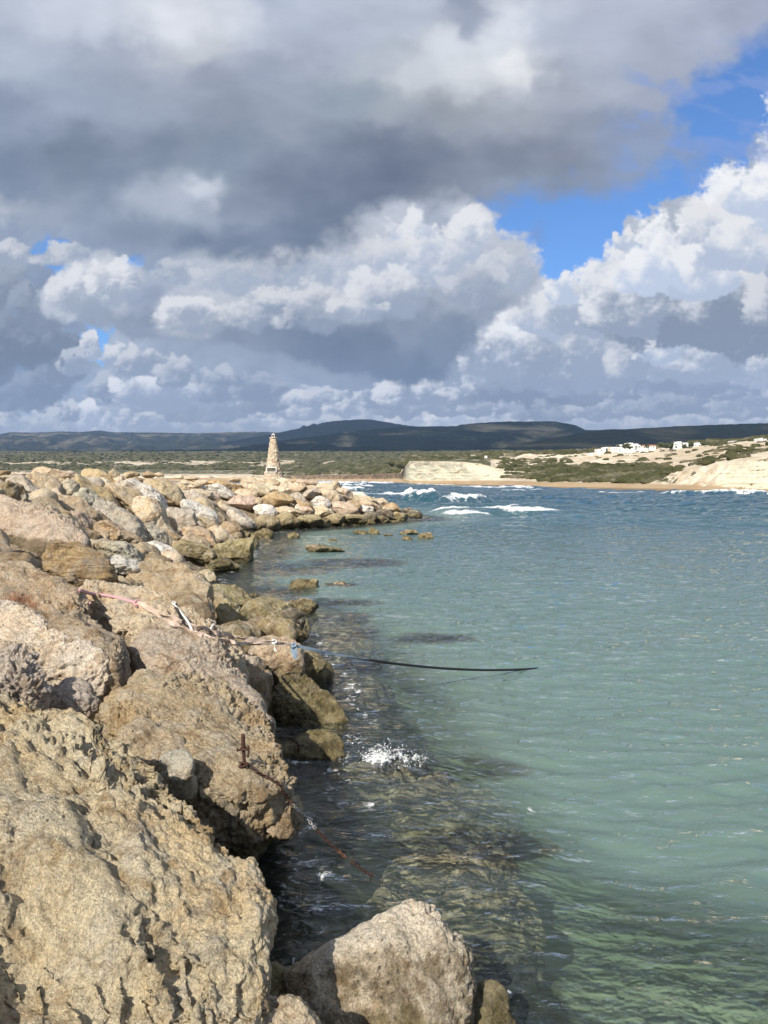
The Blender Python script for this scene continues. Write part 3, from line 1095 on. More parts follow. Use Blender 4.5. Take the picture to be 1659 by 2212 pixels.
def build_floor():
    ys = np.concatenate([np.linspace(-12, 2, 20), np.exp(np.linspace(math.log(2.2), math.log(1500), 260))]).astype(np.float32)
    ss = np.linspace(-1.2, 1.2, 300).astype(np.float32)
    S_, Y = np.meshgrid(ss, ys)
    X = S_ * np.maximum(Y, 8)
    Z = floor_z(X, Y)
    Z += 0.10 * grid_noise(X * 0.35, Y * 0.35, 0.5, 3)
    P = np.stack([X.ravel(), Y.ravel(), Z.ravel()], 1)
    m, nt = new_mat('sea_sand')
    g = N(nt, 'ShaderNodeNewGeometry')
    n1 = N(nt, 'ShaderNodeTexNoise', inp={'Scale': 0.45, 'Detail': 5.0, 'Roughness': 0.6})
    n2 = N(nt, 'ShaderNodeTexNoise', inp={'Scale': 3.0, 'Detail': 5.0})
    nt.links.new(g.outputs['Position'], n1.inputs[0])
    nt.links.new(g.outputs['Position'], n2.inputs[0])
    c = ramp(nt, n1.outputs[0], [(0.36, (0.20, 0.19, 0.12)), (0.47, (0.50, 0.46, 0.33)), (0.7, (0.60, 0.55, 0.40))])
    c = mixc(nt, ramp(nt, n2.outputs[0], [(0.5, 0.0), (0.7, 0.4)]), c, (0.27, 0.25, 0.17))
    at_ = N(nt, 'ShaderNodeAttribute', attribute_name='stony')
    stn = math_n(nt, 'MULTIPLY', math_n(nt, 'ADD', math_n(nt, 'SUBTRACT', at_.outputs['Fac'], 0.5), math_n(nt, 'MULTIPLY', math_n(nt, 'SUBTRACT', n2.outputs[0], 0.5), 0.6)), 5.0, clamp=True)
    stc = ramp(nt, n2.outputs[0], [(0.35, (0.02, 0.019, 0.013)), (0.55, (0.07, 0.06, 0.036)), (0.7, (0.22, 0.18, 0.11))])
    c = mixc(nt, stn, c, stc)
    b = N(nt, 'ShaderNodeBsdfPrincipled', inp={'Roughness': 0.9})
    nt.links.new(c, b.inputs['Base Color'])
    out_surface(nt, b.outputs[0])
    o = mesh_np('sea_bed', P, grid_faces(*X.shape), m)
    a = o.data.attributes.new('stony', 'FLOAT', 'POINT')
    a.data.foreach_set('value', stony(X, Y).ravel().astype(np.float32))
    o['kind'] = 'structure'


# ------------------------------------------------------------------ boulders
def cA(x, y):
    return (x / 2.765 * .5486, (1820 + y / 2.765) * .5486)


def cB(x, y):
    return ((500 + x / 2.765) * .5486, (1820 + y / 2.765) * .5486)


def cC(x, y):
    return ((1000 + x / 2.37) * .5486, (1840 + y / 2.37) * .5486)


def add(conv, k, x, y, rx, ry, ang, tone, label, **kw):
    u, v = conv(x, y)
    return blob_rock(u, v, rx * k, ry * k, ang, tone, label, **kw)


KA = 0.5486 / 2.765
KC = 0.5486 / 2.37
G1 = 'boulders on the seaward slope'
G2 = 'boulders of the breakwater head'
G3 = 'wet boulders along the waterline'
G4 = 'small stones along the crest'

# the slope on the left, from the crest down to the water
for (x, y, rx, ry, an, tone, lab) in [
    (60, 115, 62, 36, 0, 'brown', 'small dark tan stone on the crest at the left edge of the picture'),
    (265, 140, 150, 36, 0, 'grey', 'long flat grey-white slab on the crest left of the hollowed boulder'),
    (570, 145, 172, 82, 5, 'tan', 'dark pitted boulder with a hollow in its face standing up on the left crest'),
    (775, 132, 58, 28, 0, 'pink', 'small pinkish white stone on the crest just right of the hollowed boulder'),
    (1235, 135, 56, 52, 0, 'tan', 'knobbly tan stone standing alone on the crest right of the yellow boulder'),
    (1430, 140, 78, 34, 0, 'tan', 'low tan stone on the crest beyond the knobbly stone'),
    (1110, 215, 215, 100, 22, 'yellow', 'large smooth yellow ochre boulder just below the left crest'),
    (965, 300, 250, 108, 34, 'yellow', 'olive yellow boulder leaning against the left side of the yellow ochre boulder'),
    (90, 195, 165, 48, 5, 'tan', 'flat tan slab below the dark stone at the left edge of the crest'),
    (100, 355, 138, 128, -5, 'brown', 'square brown boulder with a sharp right corner at the left edge below the crest'),
    (335, 350, 225, 112, 36, 'grey', 'pale grey boulder sloping right beside the square brown boulder'),
    (480, 275, 190, 108, 16, 'tan', 'tan green boulder with a broken end under the hollowed crest boulder'),
    (760, 300, 130, 95, 25, 'grey', 'pinkish grey boulder between the tan green boulder and the olive yellow one'),
    (950, 400, 170, 112, 28, 'grey', 'pitted pale grey boulder under the olive yellow boulder'),
    (215, 405, 72, 92, 0, 'grey', 'grey-white rounded stone behind the square brown boulder'),
    (135, 545, 195, 78, 10, 'grey', 'smooth pale grey boulder above the big pink-topped boulder'),
    (430, 500, 205, 66, 18, 'pink', 'flat reddish tan boulder behind the big pink-topped boulder'),
    (790, 540, 280, 142, 24, 'tan', 'long pitted tan boulder in the middle of the left slope'),
    (1095, 620, 105, 88, 20, 'brown', 'dark brown pitted boulder at the right end of the long pitted tan boulder'),
    (1115, 480, 56, 46, -30, 'tan', 'small tan wedge stone caught above the big pale ridge boulder'),
    (1400, 420, 235, 108, 32, 'tan', 'tan boulder under the yellow ochre boulder and left of the long white one'),
    (1330, 660, 300, 150, 33, 'grey', 'big pale ridge boulder sloping right in the middle of the slope'),
    (1320, 850, 275, 135, 30, 'tan', 'speckled brown tan boulder below the big pale ridge boulder'),
    (1300, 212, 88, 48, 5, 'cream', 'cream stone on the crest right of the yellow ochre boulder'),
    (1463, 215, 30, 30, 0, 'ochre', 'little round brown stone among the crest boulders'),
    (1240, 975, 310, 138, 26, 'grey', 'rough white and grey boulder right of the big pink-topped boulder'),
    (860, 650, 150, 90, 25, 'pink', 'reddish tan boulder peeping out behind the right shoulder of the pink-topped boulder'),
    (40, 640, 75, 42, 0, 'white', 'white stone at the left edge above the pink-topped boulder'),
]:
    add(cA, KA, x, y, rx, ry, an, tone, lab, group=G1)
for (x, y, rx, ry, an, tone, lab) in [
    (215, 395, 268, 112, 40, 'white', 'long bright white boulder lying down the slope below the crest'),
    (450, 370, 262, 128, 30, 'tan', 'dark tan boulder right of the long bright white boulder'),
    (50, 138, 62, 32, 0, 'tan', 'flat tan stone on the crest above the long white boulder'),
    (240, 138, 72, 36, -5, 'brown', 'dark elongated stone lying on the crest near the middle of the skyline'),
    (352, 142, 52, 26, 0, 'tan', 'small tan stone at the right end of the crest knobs'),
    (150, 205, 110, 50, 12, 'brown', 'brown stone just below the dark elongated crest stone'),
    (310, 600, 275, 120, 43, 'cream', 'long cream tan boulder running down the slope below the long white one'),
    (635, 612, 190, 122, 26, 'grey', 'blocky grey-white boulder at the foot of the long white one'),
    (800, 565, 210, 98, 38, 'white', 'second white boulder, streaked with rust, right of the blocky grey-white one'),
    (915, 560, 205, 84, 40, 'tan', 'narrow tan boulder along the right side of the rust-streaked white boulder'),
    (770, 415, 190, 80, 30, 'grey', 'pale grey boulder with a red patch above the rust-streaked white boulder'),
    (560, 278, 128, 52, 15, 'tan', 'tan boulder with a black cable over it below the crest'),
    (830, 345, 130, 56, 18, 'cream', 'cream tan boulder above the grey boulder with a red patch'),
    (945, 372, 64, 46, 10, 'pink', 'small pinkish grey stone below the white-tan boulder'),
    (1085, 262, 185, 52, 12, 'ochre', 'long ochre slab near the crest left of the beacon'),
    (1030, 318, 140, 56, 18, 'white', 'white tan boulder under the long ochre slab'),
    (1405, 232, 140, 58, 5, 'cream', 'pale boulder on the crest left of the beacon foot'),
    (1440, 305, 130, 72, 22, 'cream', 'smooth cream boulder below the pale crest boulder left of the beacon'),
    (1290, 342, 120, 54, 5, 'cream', 'low cream boulder between the ochre slab and the pinkish one'),
    (1290, 440, 195, 86, 10, 'pink', 'wide pinkish tan boulder in the corner of the bay'),
    (1050, 462, 54, 46, 0, 'tan', 'small rounded grey tan stone left of the wide pinkish boulder'),
    (1095, 515, 90, 40, 20, 'grey', 'small grey stone under the rounded grey tan stone'),
    (1495, 535, 132, 66, 24, 'cream', 'cream boulder with a clean face under the wide pinkish boulder'),
    (1265, 640, 185, 88, 38, 'grey', 'mottled white and grey boulder leaning towards the corner of the bay'),
    (1160, 742, 175, 84, 20, 'brown', 'brown tan boulder overhanging a dark gap near the corner of the bay'),
    (890, 670, 100, 54, 32, 'tan', 'small tan boulder at the lower end of the rust-streaked white boulder'),
    (990, 800, 205, 84, 33, 'cream', 'cream boulder with fine streaks above the wet olive boulders'),
    (840, 830, 230, 100, 26, 'tan', 'long tan boulder behind the grey dome-shaped boulder'),
    (690, 930, 205, 140, 28, 'tan', 'dome-shaped grey tan boulder above the white and yellow one'),
    (430, 1000, 235, 104, 22, 'white', 'white and yellow boulder with dark specks near the water'),
    (330, 830, 180, 104, 44, 'grey', 'pale grey lower part stone beside the dome-shaped boulder'),
    (560, 165, 60, 22, 0, 'cream', 'flat cream stone on the crest skyline, middle of the breakwater'),
    (700, 175, 80, 20, 0, 'tan', 'thin tan slab on the crest between the knobs and the beacon'),
    (690, 235, 90, 34, 10, 'cream', 'cream stone behind the black cable'),
    (840, 215, 60, 28, 0, 'pink', 'pinkish stone under the crest left of the long ochre slab'),
    (1180, 195, 70, 26, 5, 'tan', 'tan stone on the crest above the long ochre slab'),
]:
    add(cB, KA, x, y, rx, ry, an, tone, lab, group=G1)
for (x, y, rx, ry, an, tone, lab, g) in [
    (60, 150, 85, 50, 10, 'cream', 'pale rounded boulder under the left foot of the beacon', G2),
    (270, 148, 125, 50, 8, 'cream', 'wide cream boulder directly in front of the beacon foot', G2),
    (185, 158, 75, 42, 5, 'tan', 'tan boulder wedged left of the wide cream boulder at the beacon foot', G2),
    (235, 222, 105, 52, 5, 'cream', 'cream boulder in the second row under the beacon', G2),
    (445, 195, 48, 44, 0, 'tan', 'small cubic tan boulder right of the wide cream one', G2),
    (500, 143, 100, 28, 5, 'pink', 'long pinkish boulder on the skyline right of the beacon', G2),
    (545, 208, 78, 50, 5, 'cream', 'cream boulder below the long pinkish skyline boulder', G2),
    (665, 192, 80, 44, 12, 'cream', 'cream skyline boulder where the head starts to fall', G2),
    (400, 130, 60, 26, 5, 'tan', 'tan skyline stone close to the beacon on its right', G2),
    (410, 288, 85, 48, 8, 'grey', 'smooth pale grey boulder right of the big ochre one', G2),
    (530, 250, 88, 46, 0, 'grey', 'grey cream boulder above the yellowish white one', G2),
    (230, 325, 158, 74, 5, 'ochre', 'big ochre boulder below the beacon', G2),
    (610, 332, 96, 58, 10, 'white', 'yellowish white boulder in the middle of the head', G2),
    (725, 290, 135, 62, 22, 'cream', 'cream tan boulder sloping right in the middle of the head', G2),
    (712, 243, 75, 34, 10, 'cream', 'low cream boulder over the sloping one on the head', G2),
    (830, 243, 92, 44, 14, 'pink', 'pinkish boulder on the skyline halfway to the tip', G2),
    (992, 257, 76, 28, 6, 'white', 'white cream slab on the skyline towards the tip', G2),
    (1035, 297, 122, 38, 6, 'cream', 'long cream slab under the white skyline slab', G2),
    (920, 345, 78, 54, 22, 'ochre', 'ochre tan boulder left of the white stone near the tip', G2),
    (835, 390, 128, 74, 10, 'pink', 'big pink tan boulder above the dark tide line of the head', G2),
    (1085, 355, 112, 52, 12, 'pink', 'pale pinkish boulder above the white stone near the tip', G2),
    (1190, 332, 84, 42, 12, 'cream', 'cream boulder high on the tip', G2),
    (1058, 395, 70, 46, 0, 'white', 'white stone near the tip of the breakwater', G2),
    (450, 358, 96, 54, 15, 'ochre', 'ochre boulder with a white stone in front of it', G2),
    (412, 378, 36, 28, 10, 'white', 'small bright white stone lying on the ochre boulder', G2),
    (645, 412, 108, 56, 5, 'cream', 'cream boulder resting on the dark tide row, middle of the head', G2),
    (485, 408, 84, 40, 5, 'pink', 'low pinkish boulder between two tide row boulders', G2),
    (310, 420, 128, 58, 5, 'cream', 'cream boulder under the big ochre one', G2),
    (95, 420, 112, 68, 8, 'white', 'whitish boulder in the corner of the bay, left end of the head', G2),
    (35, 345, 60, 62, 10, 'tan', 'tan boulder left of the big ochre boulder', G2),
    (1290, 372, 88, 44, 18, 'ochre', 'ochre boulder highest at the very tip', G2),
    (1215, 402, 104, 32, 0, 'tan', 'flat tan boulder above the tide row near the tip', G2),
    (300, 505, 118, 78, 5, 'olive', 'dark olive tide row boulder at the left end of the head', G3),
    (500, 500, 128, 72, 0, 'olive', 'second tide row boulder from the left, with a dark crown', G3),
    (650, 520, 66, 52, 5, 'olive', 'narrow tide row boulder, third from the left', G3),
    (760, 495, 112, 60, 0, 'olive', 'broad tide row boulder, fourth from the left', G3),
    (925, 495, 122, 60, 2, 'olive', 'long tide row boulder in the middle of the head', G3),
    (1190, 440, 104, 46, 0, 'dark', 'blackish boulder above the tide row near the tip', G3),
    (1072, 460, 76, 50, 0, 'dark', 'black crowned tide boulder right of the long one', G3),
    (1190, 487, 68, 38, 0, 'olive', 'small round olive tide boulder under the blackish one', G3),
    (1350, 462, 108, 46, -8, 'olive', 'long olive boulder sloping to the tip', G3),
    (1500, 440, 72, 46, 18, 'dark', 'dark boulder at the very tip of the breakwater', G3),
    (1422, 402, 54, 36, 10, 'dark', 'near black boulder behind the tip', G3),
    (1085, 505, 58, 30, 0, 'olive', 'low olive tide stone between the black crowned and the round one', G3),
    (90, 530, 160, 84, 10, 'olive', 'large wet olive boulder in the inner corner of the bay', G3),
    (1592, 472, 36, 13, 0, 'cream', 'flat pale stone awash just off the tip', G3),
    (1250, 512, 90, 13, -4, 'olive', 'thin ledge awash below the tip', G3),
]:
    add(cC, KC, x, y, rx, ry, an, tone, lab, group=g)
# wet boulders between the corner of the bay and the mooring line
for (u, v, rx, ry, an, tone, lab, yy) in [
    (505, 1196, 55, 34, -18, 'olive', 'craggy olive boulder jutting into the bay above the pale wedge', None),
    (562, 1160, 26, 18, 0, 'olive', 'small olive boulder further along the bay corner waterline', None),
    (470, 1222, 40, 18, 10, 'olive', 'low olive boulder at the foot of the jutting craggy one', None),
    (430, 1254, 33, 19, -15, 'cream', 'small pale wedge stone lying on the wet rocks', 18.5),
    (418, 1196, 48, 32, 25, 'olive', 'olive boulder under the dome-shaped grey tan boulder', None),
    (265, 1222, 40, 19, 4, 'white', 'small white boulder right of the layered brown boulder', 14.0),
    (420, 1250, 72, 34, 22, 'dark', 'dark wet slab behind the pale wedge stone', 19.2),
    (480, 1290, 56, 24, 8, 'olive', 'grey olive slab above the smooth dome rock', 17.4),
    (588, 1332, 66, 38, 12, 'olive', 'craggy brown olive boulder at the water above the mooring line', 16.2),
    (633, 1350, 30, 34, 10, 'dark', 'blackish jagged rock at the outer end of the craggy one', 15.9),
    (612, 1376, 52, 34, 22, 'olive', 'grey olive boulder just under the mooring strap', 14.4),
    (552, 1400, 42, 22, 8, 'olive', 'low olive slab half in the water under the strap', 13.6),
    (664, 1446, 30, 32, 10, 'olive', 'small brown olive boulder right of the craggy tan one', 12.6),
    (543, 1442, 28, 30, 35, 'grey', 'grey splintery rock beside the white rope end', 11.6),
    (545, 1500, 52, 52, 40, 'brown', 'brown boulder in the gap behind the big stake boulder', 10.2),
    (506, 1340, 43, 44, 0, 'olive', 'smooth olive dome rock with a grey top beside the water', 15.6),
]:
    blob_rock(u, v, rx, ry, an, tone, lab, y=yy, group=G3)

# bigger ones in the near field, each built round its own outline
M_RED = rock_material('red_stained_limestone', patch=[(tuple(float(a) for a in at(40, 1318, 8.9)), 0.24, (0.38, 0.20, 0.12)), (tuple(float(a) for a in at(-30, 1345, 8.6)), 0.2, (0.38, 0.21, 0.13)),
                                                      (tuple(float(a) for a in at(105, 1325, 8.9)), 0.12, (0.40, 0.22, 0.13))])
poly_rock([(350, 1232), (395, 1240), (430, 1262), (452, 1290), (466, 1325), (458, 1352), (420, 1356), (380, 1350), (330, 1330), (262, 1300), (255, 1268), (275, 1240), (310, 1226)],
          (360, 1285, 14.2), (0.15, -0.55, 0.8), 0.55, 1.1, 'tan', 'large tan boulder with a shaded right end above the mooring strap', size=1.5, group=G1)
poly_rock([(-130, 1120), (-40, 1098), (60, 1100), (130, 1113), (170, 1135), (196, 1165), (190, 1205), (150, 1218), (60, 1208), (0, 1212), (-90, 1215), (-150, 1180)],
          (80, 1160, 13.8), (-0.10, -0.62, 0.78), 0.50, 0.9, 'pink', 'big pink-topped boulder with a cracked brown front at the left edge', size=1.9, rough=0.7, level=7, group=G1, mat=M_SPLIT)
poly_rock([(118, 1184), (160, 1186), (205, 1196), (238, 1222), (258, 1252), (250, 1275), (190, 1280), (120, 1266), (85, 1250), (95, 1215)],
          (170, 1235, 11.6), (-0.05, -0.8, 0.6), 0.42, 0.8, 'ochre', 'layered brown sandstone boulder wedged under the pink-topped boulder', size=1.0, rough=0.35, mat=M_STRATA, strata=0.022,
          level=7, group=G1)
poly_rock([(-60, 1215), (20, 1205), (60, 1200), (95, 1225), (80, 1260), (20, 1262), (-60, 1262)], (20, 1235, 12.4), (-0.1, -0.5, 0.8), 0.3, 0.8, 'brown',
          'dark ochre boulder in the shade under the pink-topped boulder', size=1.2, group=G1)
poly_rock([(152, 1282), (200, 1268), (262, 1276), (330, 1296), (390, 1326), (440, 1356), (500, 1395), (540, 1440), (500, 1450), (420, 1430), (340, 1400), (270, 1376), (200, 1330)],
          (300, 1330, 10.0), (0.22, -0.20, 1), 0.24, 1.0, 'cream', 'long pale rough boulder with the mooring strap lying across it', size=1.5, level=7, group=G1)
poly_rock([(-220, 1240), (-60, 1228), (40, 1234), (100, 1256), (160, 1285), (205, 1335), (245, 1375), (270, 1420), (262, 1470), (200, 1460), (80, 1400), (-60, 1400), (-220, 1400)],
          (60, 1310, 9.2), (0.16, -0.22, 1), 0.28, 1.1, 'tan', 'broad tan boulder with a rust red patch at the left edge', size=1.8, level=7, group=G1, mat=M_RED)
poly_rock([(-160, 1352), (0, 1340), (60, 1352), (130, 1385), (200, 1400), (250, 1425), (262, 1450), (235, 1490), (190, 1508), (120, 1500), (60, 1480), (-60, 1460), (-160, 1440)],
          (110, 1430, 8.1), (0.0, -0.55, 0.8), 0.34, 1.0, 'pale', 'white boulder full of black pores and a deep cavity at the left edge', size=1.5, rough=1.05, level=7, group=G1)
poly_rock([(284, 1400), (305, 1372), (350, 1362), (400, 1372), (440, 1400), (490, 1440), (545, 1500), (590, 1560), (600, 1600), (500, 1560), (420, 1500), (330, 1480), (290, 1450)],
          (410, 1440, 8.9), (0.25, -0.25, 1), 0.30, 1.1, 'pink', 'peach coloured rough boulder behind the big stake boulder', size=1.4, level=7, group=G1)
poly_rock([(-90, 1425), (0, 1416), (45, 1424), (80, 1444), (96, 1480), (94, 1515), (40, 1530), (-90, 1530)], (20, 1475, 6.9), (0.1, -0.6, 0.8), 0.22, 0.7, 'grey',
          'rough grey-white boulder at the left edge below the porous white one', size=0.9, rough=1.3, level=7, group=G1)
poly_rock([(96, 1505), (130, 1492), (190, 1494), (212, 1525), (200, 1555), (150, 1568), (105, 1550)], (155, 1530, 7.3), (0, -0.6, 0.7), 0.22, 0.6, 'grey',
          'dark grey boulder sunk in shade beside the grey-white one', size=0.9, level=6, group=G1)
poly_rock([(538, 1425), (555, 1400), (600, 1396), (635, 1400), (655, 1430), (660, 1462), (640, 1475), (600, 1472), (560, 1460)], (600, 1435, 12.3), (0.1, -0.5, 0.8), 0.4, 0.9, 'tan',
          'craggy tan boulder at the water right of the strap rock', size=1.1, level=6, rough=1.3, group=G3)
poly_rock([(586, 1490), (610, 1468), (645, 1458), (668, 1475), (690, 1500), (725, 1525), (750, 1555), (764, 1582), (745, 1600), (690, 1600), (640, 1585), (600, 1560), (585, 1520)],
          (672, 1530, 11.3), (0.15, -0.6, 0.75), 0.28, 0.7, 'olive', 'golden olive boulder with a grey cap sloping into the water', size=1.1, rough=0.8, level=7, group=G3)
poly_rock([(610, 1608), (650, 1592), (700, 1588), (735, 1596), (752, 1614), (745, 1640), (700, 1646), (650, 1644), (612, 1635)], (690, 1616, 9.75), (0.0, -0.3, 1), 0.12, 0.5, 'olive',
          'low flat olive rock in the water under the golden olive boulder', size=0.8, rough=0.7, level=6, group=G3)
# the big stake boulder and the blocks around it
def undercut(P):
    P = P.copy()
    k = np.clip(0.74 - 0.35 * (P[:, 0] + 1.2) - P[:, 2], 0, 1)
    P[:, 1] += k * 2.2
    P[:, 0] -= k * 0.25
    return P


poly_rock([(188, 1562), (215, 1528), (250, 1500), (300, 1478), (345, 1468), (400, 1470), (450, 1484), (500, 1508), (550, 1535), (592, 1570), (614, 1615), (622, 1665), (640, 1700),
           (600, 1735), (520, 1745), (440, 1725), (380, 1680), (300, 1640), (235, 1610)],
          (529, 1650, 6.62), (0.20, -0.10, 1), 0.20, 1.0, 'tan', 'huge tan boulder with the rusty stake in it, left of the water', size=1.9, level=8, rough=1.0, seed=31, group=G1)
poly_rock([(408, 1690), (440, 1660), (500, 1664), (560, 1674), (620, 1700), (662, 1728), (658, 1770), (640, 1830), (625, 1885), (560, 1915), (500, 1880), (450, 1815), (415, 1750)],
          (540, 1780, 6.35), (0.12, -0.85, 0.35), 0.30, 0.8, 'tan', 'tan block with an undercut black hollow hanging over the water', size=1.3, level=7, rough=0.8, group=G1, extra=undercut)
poly_rock([(340, 1650), (365, 1630), (395, 1626), (415, 1645), (418, 1690), (395, 1700), (360, 1690)], (382, 1662, 5.9), (0.1, -0.6, 0.8), 0.14, 0.4, 'grey',
          'small pale block stuck between the foreground slab and the stake boulder', size=0.5, level=6, rough=0.8, group=G1)
poly_rock([(250, 1590), (330, 1580), (380, 1600), (400, 1650), (350, 1670), (280, 1650)], (320, 1625, 6.35), (0.2, -0.3, 1), 0.12, 0.5, 'tan',
          'brownish ledge behind the small pale block', size=0.6, level=6, group=G1)
# foreground slab


def fg_ridges(P):
    q = P * np.array([1.0, 1.0, 1.0])
    a = (q[:, 0] * 0.75 + q[:, 1] * 0.65)
    b = (-q[:, 0] * 0.65 + q[:, 1] * 0.75)
    r = ridged(np.stack([a * 2.4, b * 1.0, q[:, 2] * 1.5], 1) + 3.0, 3)
    P = P.copy()
    P[:, 2] += (r - 0.6) * 0.042
    P[:, 0] += (r - 0.6) * 0.02
    return P


poly_rock([(-420, 1500), (-200, 1480), (0, 1500), (60, 1508), (120, 1525), (180, 1568), (215, 1600), (260, 1608), (330, 1645), (385, 1692), (430, 1735), (462, 1790), (480, 1835),
           (520, 1868), (558, 1905), (575, 1950), (590, 1995), (584, 2060), (600, 2130), (606, 2240), (560, 2500), (200, 2900), (-300, 2900), (-700, 2300)],
          (590, 1990, 4.05), (0.25, -0.16, 1), 0.13, 1.15, 'sand', 'enormous rough sand coloured slab filling the lower left foreground', size=1.6, level=8, rough=1.25,
          seed=5, cen=(240, 2050), extra=fg_ridges, group=G1)
poly_rock([(443, 2212), (460, 2175), (500, 2152), (540, 2148), (600, 2168), (640, 2185), (668, 2212), (690, 2330), (560, 2420), (430, 2330)],
          (540, 2215, 3.6), (0.25, -0.45, 1), 0.14, 0.5, 'cream', 'small orange tan boulder cut by the bottom edge of the picture', size=0.6, level=7, seed=12, group=G1)
poly_rock([(622, 2110), (650, 2088), (692, 2056), (745, 2020), (801, 1990), (842, 1962), (873, 1950), (910, 1955), (938, 1966), (962, 1995), (992, 2024), (1020, 2066), (1012, 2110),
           (1012, 2230), (990, 2400), (800, 2450), (660, 2380), (640, 2212)],
          (820, 2080, 4.55), (0.02, -0.70, 0.70), 0.24, 0.8, 'pale', 'pointed cream boulder at the bottom centre standing in the water', size=0.7, level=8, rough=0.42, shrink=1.02, k=2.6,
          seed=8, cen=(825, 2160), group=G3)
poly_rock([(1012, 2140), (1030, 2118), (1060, 2122), (1085, 2150), (1098, 2190), (1110, 2260), (1050, 2300), (1012, 2240)], (1055, 2190, 4.6), (0.1, -0.75, 0.6), 0.14, 0.5, 'olive',
          'small brown rock against the right side of the pointed cream boulder', size=0.5, level=6, seed=9, group=G3)
poly_rock([(590, 2090), (625, 2110), (640, 2150), (640, 2230), (590, 2230)], (612, 2170, 4.5), (0.1, -0.6, 0.8), 0.15, 0.5, 'olive',
          'weedy green rock in the dark gap left of the pointed cream boulder', size=0.6, level=5, seed=14, group=G3)

# stones standing out of the bay
for (u, v, rx, ry, an, tone, lab, cat) in [
    (631, 1158, 14, 9, 10, 'olive', 'small dark double stone standing in the bay nearest the inner corner', 'rock'),
    (697, 1187, 43, 8.5, 0, 'cream', 'long low cream stone awash in the middle of the bay', 'rock'),
    (719, 1168, 12, 3.2, 0, 'grey', 'little grey stone just breaking the surface beyond the long cream one', 'rock'),
    (779, 1151, 15, 4.5, 0, 'olive', 'low olive stone, leftmost of the stones off the head', 'rock'),
    (806, 1150, 11.5, 7.5, 0, 'olive', 'pointed olive stone, second from the left off the head', 'rock'),
    (837, 1156, 11, 2.2, 0, 'olive', 'thin stone awash right of the pointed one', 'rock'),
    (884, 1151, 18, 6.0, -3, 'cream', 'broad pale stone off the tip, left of the outermost', 'rock'),
    (880, 1163, 10, 4.5, 0, 'olive', 'small stone in front of the broad pale one off the tip', 'rock'),
    (920, 1159, 16, 7.5, -5, 'cream', 'outermost pale stone standing in the bay off the tip', 'rock'),
    (661, 1262, 33, 12.5, -5, 'cream', 'rounded cream rock alone in the bay, upper of the near pair', 'rock'),
    (653, 1313, 35, 17.5, 5, 'cream', 'rounded cream rock in the bay, lower of the near pair', 'rock'),
    (550, 1285, 12, 4.0, 0, 'olive', 'tiny yellow olive rock awash beside the slope', 'rock'),
]:
    p = on_z(u, v + ry * 0.5, 0.0)
    blob_rock(u, v + ry * 0.15, rx, ry * 1.25, an, tone, lab, y=float(p[1]), name='rock_in_water', group='stones standing in the bay', cat=cat,
              level=5, depth=float(rx * p[1] / F * 0.8))
# drowned boulders that show through the water
for (u, v, rx, ry, an, top, lab) in [
    (1000, 1862, 185, 46, 6, -0.14, 'large weed-mottled boulder drowned just under the surface right of the chain'),
    (850, 1935, 80, 20, 8, -0.42, 'darker drowned boulder below the large weed-mottled one'),
    (1110, 1968, 66, 22, 6, -0.42, 'smooth greenish drowned stone above the sandy patch'),
    (960, 1698, 175, 27, 12, -0.20, 'long drowned ledge under the splash'),
    (830, 1664, 80, 20, 10, -0.20, 'drowned shelf between the low olive rock and the splash'),
    (1100, 2150, 60, 36, 10, -0.80, 'dark drowned rock at the lower right of the pointed boulder'),
    (740, 1263, 35, 6, 0, 0.0, 'drowned olive stone right of the upper rounded rock'),
    (735, 1345, 60, 14, 0, -0.10, 'pale drowned stone right of the lower rounded rock'),
    (755, 1380, 60, 14, 0, -0.12, 'drowned flat stone over the mooring line'),
    (930, 1400, 90, 12, 0, -0.20, 'dark drowned reef above the middle of the mooring line'),
    (780, 1470, 70, 16, 5, -0.25, 'drowned stone under the mooring line'),
    (760, 1225, 110, 10, 0, -0.15, 'drowned reef in the middle of the bay'),
    (640, 1235, 90, 12, 0, -0.12, 'drowned reef close to the jutting olive boulder'),
    (620, 1290, 60, 14, 0, -0.15, 'drowned stones between the slope and the rounded rocks'),
    (700, 1320, 120, 10, 0, -0.22, 'dim drowned reef behind the lower rounded rock'),
    (590, 1172, 40, 6, 0, -0.03, 'pale stone just under water in the inner corner'),
]:
    p = on_z(u, v, top)
    kx = p[1] / F
    wy = ry * kx * (p[1] / CAMZ)
    rs = np.random.RandomState(int(u + v))
    D, Fc = ico(6 if rx > 80 and v > 1600 else 5)
    fac = facet(D, rs, 18, 0.8, 1.0)
    hgt = 0.45 if v > 1500 else 0.35
    tha = np.arctan2(D[:, 1], D[:, 0])
    ph = rs.uniform(0, 6.28, 4)
    fac = fac * (1 + 0.20 * np.sin(2 * tha + ph[0]) + 0.14 * np.sin(3 * tha + ph[1]) + 0.09 * np.sin(5 * tha + ph[2]) + 0.05 * np.sin(9 * tha + ph[3]))
    P = np.stack([p[0] + D[:, 0] * fac * rx * kx, p[1] + D[:, 1] * fac * wy, top - hgt + np.sign(D[:, 2]) * np.abs(D[:, 2]) ** 0.7 * fac * hgt], 1)
    P = rough_up(P.astype(np.float32), Fc, 0.8, int(u), 1.0, True)
    if top < -0.05:
        P[:, 2] = np.minimum(P[:, 2], -0.07 + 0.02 * np.sin(P[:, 0] * 9))
    finish_rock(P, Fc, 'cream' if v > 1600 else 'olive', lab, int(u), M_DROWN, name='drowned_boulder', group='boulders drowned in the clear water', cat='boulder')
    SUBROCKS.append((p[0], p[1], rx * kx, wy, top))

# loose stones that fill the far crest and the joints of the slope
_rs = np.random.RandomState(4)
_placed = [(o.location[0], o.location[1]) for o in ROCKS]


